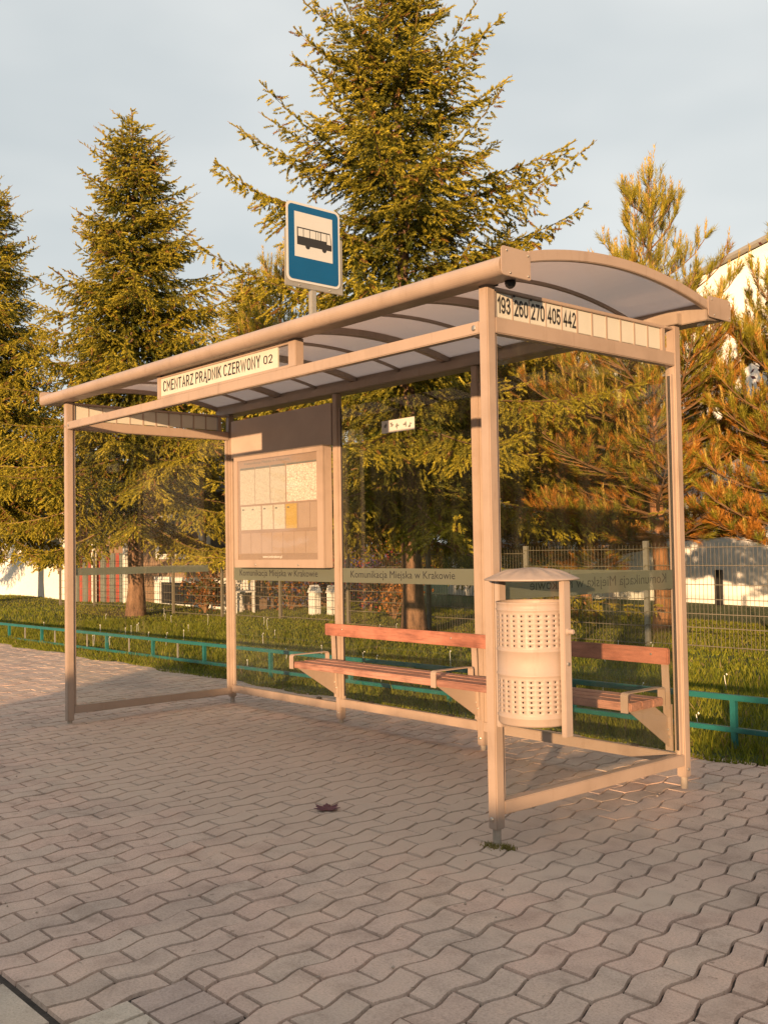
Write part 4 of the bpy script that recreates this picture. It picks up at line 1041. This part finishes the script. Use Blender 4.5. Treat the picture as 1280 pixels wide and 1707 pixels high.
# ---- shrubs behind the fence
def shrub(label, loc, rx, h, cols, n, seed, cat='shrub', name='shrub', leaf=.05, umin=.35):
    rd = random.Random(seed); rg = np.random.default_rng(seed)
    t = thing(name, label, cat, loc, 'shrubs behind the fence')
    st = MB(); VS = []; CS = []
    tips = []
    for i in range(14):
        a = rd.uniform(0, 6.28); r = rx * rd.uniform(.2, .95); e = (r * math.cos(a), r * math.sin(a) * .7, h * rd.uniform(.45, .95))
        st.tube([tuple(Vector(loc)), tuple(Vector(loc) + Vector((e[0] * .4, e[1] * .4, e[2] * .55))), tuple(Vector(loc) + Vector(e))], [.02, .012, .005], 4, False); tips.append(e)
    st.build('stems', 'twig', t)
    for i in range(n):
        e = rd.choice(tips); u = rd.uniform(umin, 1.05); c = Vector((e[0] * u, e[1] * u, e[2] * u)) + Vector((rd.gauss(0, rx * .16), rd.gauss(0, rx * .16), rd.gauss(0, h * .10)))
        c.z = max(.02, c.z)
        d = Vector((rd.gauss(0, 1), rd.gauss(0, 1), rd.gauss(.2, .8))).normalized(); s = d.orthogonal().normalized(); l = leaf * rd.uniform(.6, 1.3)
        col = Vector(rd.choice(cols)) * rd.uniform(.7, 1.25)
        q = [c - d * l * .6, c + s * l * .4, c + d * l * .7, c - s * l * .4]
        VS += [q[0], q[1], q[2], q[0], q[2], q[3]]; CS += [tuple(col)] * 6
    me = raw_mesh('foliage', np.array([tuple(v) for v in VS]), np.arange(len(VS)).reshape(-1, 3), np.array(CS)); link('foliage', me, 'leaves', t)
    return t
G1 = (.05, .075, .02); G2 = (.08, .085, .02); RU = (.30, .11, .02); OR = (.42, .17, .03); PU = (.13, .05, .16); BL = (.07, .07, .17); RD = (.30, .04, .04); WH = (.5, .47, .42)
shrub('orange leaved shrub left of the large spruce trunk behind the fence', (-9.9, 8.2, .06), .8, 1.35, [OR, RU, OR, G2], 1700, 1)
shrub('rust coloured shrub below the timetable case behind the fence', (-13.4, 8.6, .06), 1.0, 1.2, [RU, OR, G1, BL], 1700, 2)
shrub('purple and red flowering shrub behind the leftmost rear glass pane', (-13.6, 9.6, .08), .9, 1.15, [PU, BL, RD, G1, RU], 1900, 3)
shrub('purple and blue flowering shrub behind the middle rear glass pane', (-11.7, 9.2, .06), 1.0, 1.2, [PU, BL, BL, G1, RD], 1900, 4)
shrub('brown dry shrub beside the window behind the left glass end', (-13.9, 6.95, .1), .55, 1.0, [RU, (.14, .07, .03), G2], 1200, 5)
shrub('dark green shrub behind the middle rear pane right of the spruce trunk', (-7.9, 9.6, .06), .95, 1.3, [G1, G2, RU], 1700, 6)
shrub('dark red leaved shrub between the two pines on the right', (-4.15, 11.5, .1), 1.1, 5.0, [(.07, .018, .03), (.10, .03, .03), G1], 1500, 7, leaf=.09, umin=.8)

# ================================================================== BUILDINGS
rbld = thing('white_building', 'white gabled building behind the pines at the right', 'building', (-4, 16, 0))
pts = [(-15.5, -.1), (9.5, -.1), (9.5, 9.6), (4, 9.6), (-15.5, 4.82)]
MB().prism(pts, 'y', 15.0, 24).build('wall', 'white_wall', rbld)
MB().prism([(-15.9, 4.74), (4, 9.62), (4, 9.68), (-15.9, 4.80)], 'y', 14.8, 24.2).build('roof', 'galvanised', rbld)
for x in (-4.9, -9.6):
    w = box('window', 'white_frame', rbld, x - .75, x + .75, 14.95, 15.01, 1.2, 2.7, 0); box('pane', 'black', w, x - .62, x + .62, 14.93, 14.952, 1.32, 2.58, 0)
box('lamp_post', 'black', rbld, -7.75, -7.62, 14.6, 14.7, 0, .75, .01)
lbld = thing('low_house', 'low white house with white framed windows behind the left spruces', 'house', (-26, 9.5, 0))
MB().box(-48, -22.6, 8.0, 11.4, -.2, 2.5).build('wall', 'white_wall', lbld); MB().box(-22.6, -14.4, 8.3, 11.4, -.2, 2.5).build('wall', 'brown_wall', lbld)
MB().prism([(7.6, 2.45), (11.8, 2.45), (9.7, 3.5)], 'x', -48.5, -14.1).build('roof', 'dark_roof', lbld)
for x0, x1, x2 in ((-18.2, -16.1, .22), (-15.95, -14.6, .2)):
    w = MB().box(x0, x1, 8.20, 8.298, -.05, .10).box(x0, x1, 8.20, 8.298, .58, .70).box(x0, x0 + x2, 8.20, 8.298, .10, .58).box(x1 - x2, x1, 8.20, 8.298, .10, .58).build('window', 'white_frame', lbld)
    MB().box(x0 + x2, x1 - x2, 8.26, 8.29, .10, .58).build('pane', 'black', w)
    w = MB().box(x0, x1, 8.23, 8.299, 1.1, 2.1).build('window', 'white_frame', lbld)
    MB().box(x0 + .2, x1 - .2, 8.21, 8.231, 1.22, 1.98).build('pane', 'black', w)
aw = thing('striped_stall', 'red and grey striped stall cloth behind the fence at the left', 'stall', (-20.3, 7.9, 0))
for i in range(12):
    x = -21.75 + i * .25
    MB().prism([(x, -.1), (x + .24, -.1), (x + .24, 1.25), (x, 1.25)], 'y', 7.85 + .04 * (i % 2), 7.90 + .04 * (i % 2)).build('cloth_strip', 'red_cloth' if i % 2 else 'grey_cloth', aw)
for x in (-21.9, -20.4, -18.75): box('stall_post', 'white_frame', aw, x - .05, x + .05, 7.72, 7.80, -.1, 1.5, 0)

# garden chair and lanterns
gc = thing('garden_chair', 'white plastic garden chair on the grass behind the fence', 'chair', (-13.75, 7.6, .06))
x, y, z = -13.75, 7.6, .06
for dx in (-.22, .22):
    for dy in (-.2, .2): box('leg', 'plastic_white', gc, x + dx - .02, x + dx + .02, y + dy - .02, y + dy + .02, z - .05, z + .4, 0)
box('seat', 'plastic_white', gc, x - .25, x + .25, y - .24, y + .24, z + .4, z + .43, .01)
for i in range(5): box('back_slat', 'plastic_white', gc, x - .24 + i * .105, x - .18 + i * .105, y + .2, y + .225, z + .44, z + .82, 0)
box('back_rail', 'plastic_white', gc, x - .25, x + .25, y + .198, y + .228, z + .82, z + .87, .008)
for i, (x, y, w) in enumerate(((-11.45, 7.7, .16), (-11.1, 7.8, .12))):
    l = thing('grave_lantern', ('larger' if i == 0 else 'smaller') + ' white lantern standing behind the fence', 'lantern', (x, y, .08), 'lanterns behind the fence')
    box('lantern_base', 'plastic_white', l, x - w / 2, x + w / 2, y - w / 2, y + w / 2, .06, .5, .01); MB().prism([(x - w * .6, .505), (x + w * .6, .505), (x, .64)], 'y', y - w * .6, y + w * .6).build('lantern_roof', 'plastic_white', l)

# ================================================================== GRASS
def grass():
    rg = np.random.default_rng(5); n = 260000
    # denser near the viewer
    u = rg.random(n); x = np.where(u < .72, rg.uniform(-14, 2.5, n), rg.uniform(-32, -10, n)); y = 2.17 + .05 * np.sin(x * 3.1) + .03 * np.sin(x * 7.7) + (rg.random(n) ** 1.8) * np.where(u < .72, 8.5, 9.0)
    cl = np.sin(x * 2.1 + 1.3 * np.sin(y * 1.7)) * np.sin(y * 2.7 + x * .6) ; h = (.042 + .038 * rg.random(n) + .022 * cl) * np.where(rg.random(n) < .04, 1.9, 1)
    h = np.clip(h, .025, .30) * np.where(y > 5.2, .55, 1); h = h * np.clip((y - 2.05) / .4, .35, 1)
    t = np.clip((y - 2.35) / 5, 0, 1); t = t * t * (3 - 2 * t); far = np.clip((-x - 13) / 9, 0, 1) * np.clip((y - 4) / 4, 0, 1)
    z = .003 + .017 * np.clip((y - 2.25) / .2, 0, 1) + .05 * t + .03 * np.sin(x * .9 + y * .7) * t - .005
    keep = ~((y < 2.27) & (rg.random(n) < .45)); x, y, z, h = x[keep], y[keep], z[keep], h[keep]; n = len(x)
    a = rg.uniform(0, 6.283, n); w = rg.uniform(.004, .008, n) * np.where(y > 5, 1.5, 1); le = rg.uniform(.1, .75, n) * h; b = rg.uniform(0, 6.283, n)
    B = np.stack([x, y, z], 1); S = np.stack([np.cos(a), np.sin(a), 0 * a], 1) * w[:, None]
    Tp = B + np.stack([np.cos(b) * le, np.sin(b) * le, h], 1)
    V = np.stack([B - S, B + S, Tp], 1).reshape(-1, 3)
    g = rg.random((n, 1)); c = np.array([[.10, .135, .012]]) * (1 - g) + np.array([[.27, .26, .026]]) * g
    dry = rg.random((n, 1)) < .06; c = np.where(dry, np.array([[.22, .17, .08]]), c); c *= rg.uniform(.7, 1.2, (n, 1))
    me = raw_mesh('grass', V, np.arange(len(V)).reshape(-1, 3), np.repeat(c[:, None, :], 3, 1).reshape(-1, 3))
    o = link('grass', me, 'grass_blades'); o['kind'] = 'stuff'; o['label'] = 'uncut green grass of the lawn behind the shelter'; o['category'] = 'grass'
grass()
def dandelions():
    rd = random.Random(3); mb = MB()
    for i in range(60):
        x = rd.uniform(-14, 1); y = rd.uniform(2.5, 6.3); z = lawn_z(x, y); h = rd.uniform(.08, .18)
        mb.tube([(x, y, z), (x + rd.uniform(-.03, .03), y, z + h)], .003, 3, False)
        r = .009; c = (x, y, z + h + r)
        mb.add([(c[0] + r, c[1], c[2]), (c[0] - r, c[1], c[2]), (c[0], c[1] + r, c[2]), (c[0], c[1] - r, c[2]), (c[0], c[1], c[2] + r), (c[0], c[1], c[2] - r)], [(0, 2, 4), (2, 1, 4), (1, 3, 4), (3, 0, 4), (2, 0, 5), (1, 2, 5), (3, 1, 5), (0, 3, 5)])
    o = mb.build('dandelions', 'petal_white'); o['kind'] = 'stuff'; o['label'] = 'white dandelion seed heads scattered in the lawn'; o['category'] = 'flowers'
dandelions()

# ================================================================== SMALL THINGS ON THE PAVING
# maple leaf
pts = []
lobes = [(0, 1.0), (9, .78), (16, .80), (24, .56), (38, .72), (46, .98), (54, .76), (62, .78), (76, .54), (92, .66), (104, .84), (116, .62), (134, .50), (150, .56), (172, .20)]
for a, r in lobes: pts.append((r * math.cos(R(a)), r * math.sin(R(a)), .10 * r))
full = pts + [(p[0], -p[1], p[2]) for p in reversed(pts[1:])]
mb = MB(); s = .080; c = Vector((-.94, -.186, .004)); vs = [tuple(c + Vector((0, 0, .004)))]
for p in full:
    q = Matrix.Rotation(2.5, 3, 'Z') @ Vector((p[0] * s, p[1] * s, 0)); vs.append(tuple(c + q + Vector((0, 0, .003 + .016 * abs(p[1]) ** 2 + .010 * max(0, p[0]) ** 2))))
fs = [(0, i + 1, (i + 1) % len(full) + 1) for i in range(len(full))]
lf = mb.add(vs, fs).build('maple_leaf', 'leaf_purple')
so_ = lf.modifiers.new('thick', 'SOLIDIFY'); so_.thickness = .0012
tag(lf, 'purple fallen maple leaf lying on the paving before the shelter', 'leaf')
# crumbs of litter, tufts of moss
rd = random.Random(9); mb = MB()
for i in range(90):
    x = rd.uniform(-5, 2); y = rd.uniform(-2, 2.1); r = rd.uniform(.003, .008); z = r * .6
    mb.add([(x + r, y, z), (x - r * .8, y + r * .3, z), (x, y + r, z), (x - r * .2, y - r, z), (x, y, z + r * .8), (x, y, z - r * .8)], [(0, 2, 4), (2, 1, 4), (1, 3, 4), (3, 0, 4), (2, 0, 5), (1, 2, 5), (3, 1, 5), (0, 3, 5)])
for i in range(260):
    x = rd.uniform(-6, 2.2); y = rd.uniform(-2, 2.15); a = rd.uniform(0, 6.28); l = rd.uniform(.006, .016); dx, dy = math.cos(a) * l, math.sin(a) * l
    mb.add([(x - dx, y - dy, .002), (x + dx, y + dy, .002), (x + dx - dy * .12, y + dy + dx * .12, .004), (x - dx - dy * .12, y - dy + dx * .12, .004)], [(0, 1, 2, 3)])
o = mb.build('grit', 'litter'); o['kind'] = 'stuff'; o['label'] = 'pale crumbs of grit scattered over the paving'; o['category'] = 'grit'
def moss():
    rg = np.random.default_rng(8); n = 420
    spots = [(.02, -.045, .06), (.07, -.02, .04), (-4.25, -.03, .03)]
    k = rg.integers(0, 2, n); cx = np.array([s[0] for s in spots])[k]; cy = np.array([s[1] for s in spots])[k]; rr = np.array([s[2] for s in spots])[k]
    x = cx + rg.normal(0, 1, n) * rr * .5; y = cy + rg.normal(0, 1, n) * rr * .3; a = rg.uniform(0, 6.28, n); h = rg.uniform(.006, .022, n)
    B = np.stack([x, y, np.full(n, -.004)], 1); S = np.stack([np.cos(a), np.sin(a), 0 * a], 1) * .003; T_ = B + np.stack([rg.normal(0, .008, n), rg.normal(0, .008, n), h], 1)
    V = np.stack([B - S, B + S, T_], 1).reshape(-1, 3); c = np.array([[.20, .17, .05]]) * rg.uniform(.6, 1.4, (n, 1))
    me = raw_mesh('moss', V, np.arange(len(V)).reshape(-1, 3), np.repeat(c[:, None, :], 3, 1).reshape(-1, 3)); o = link('moss', me, 'grass_blades'); o['kind'] = 'stuff'; o['label'] = 'small moss tuft at the foot of the front post'; o['category'] = 'moss'
moss()
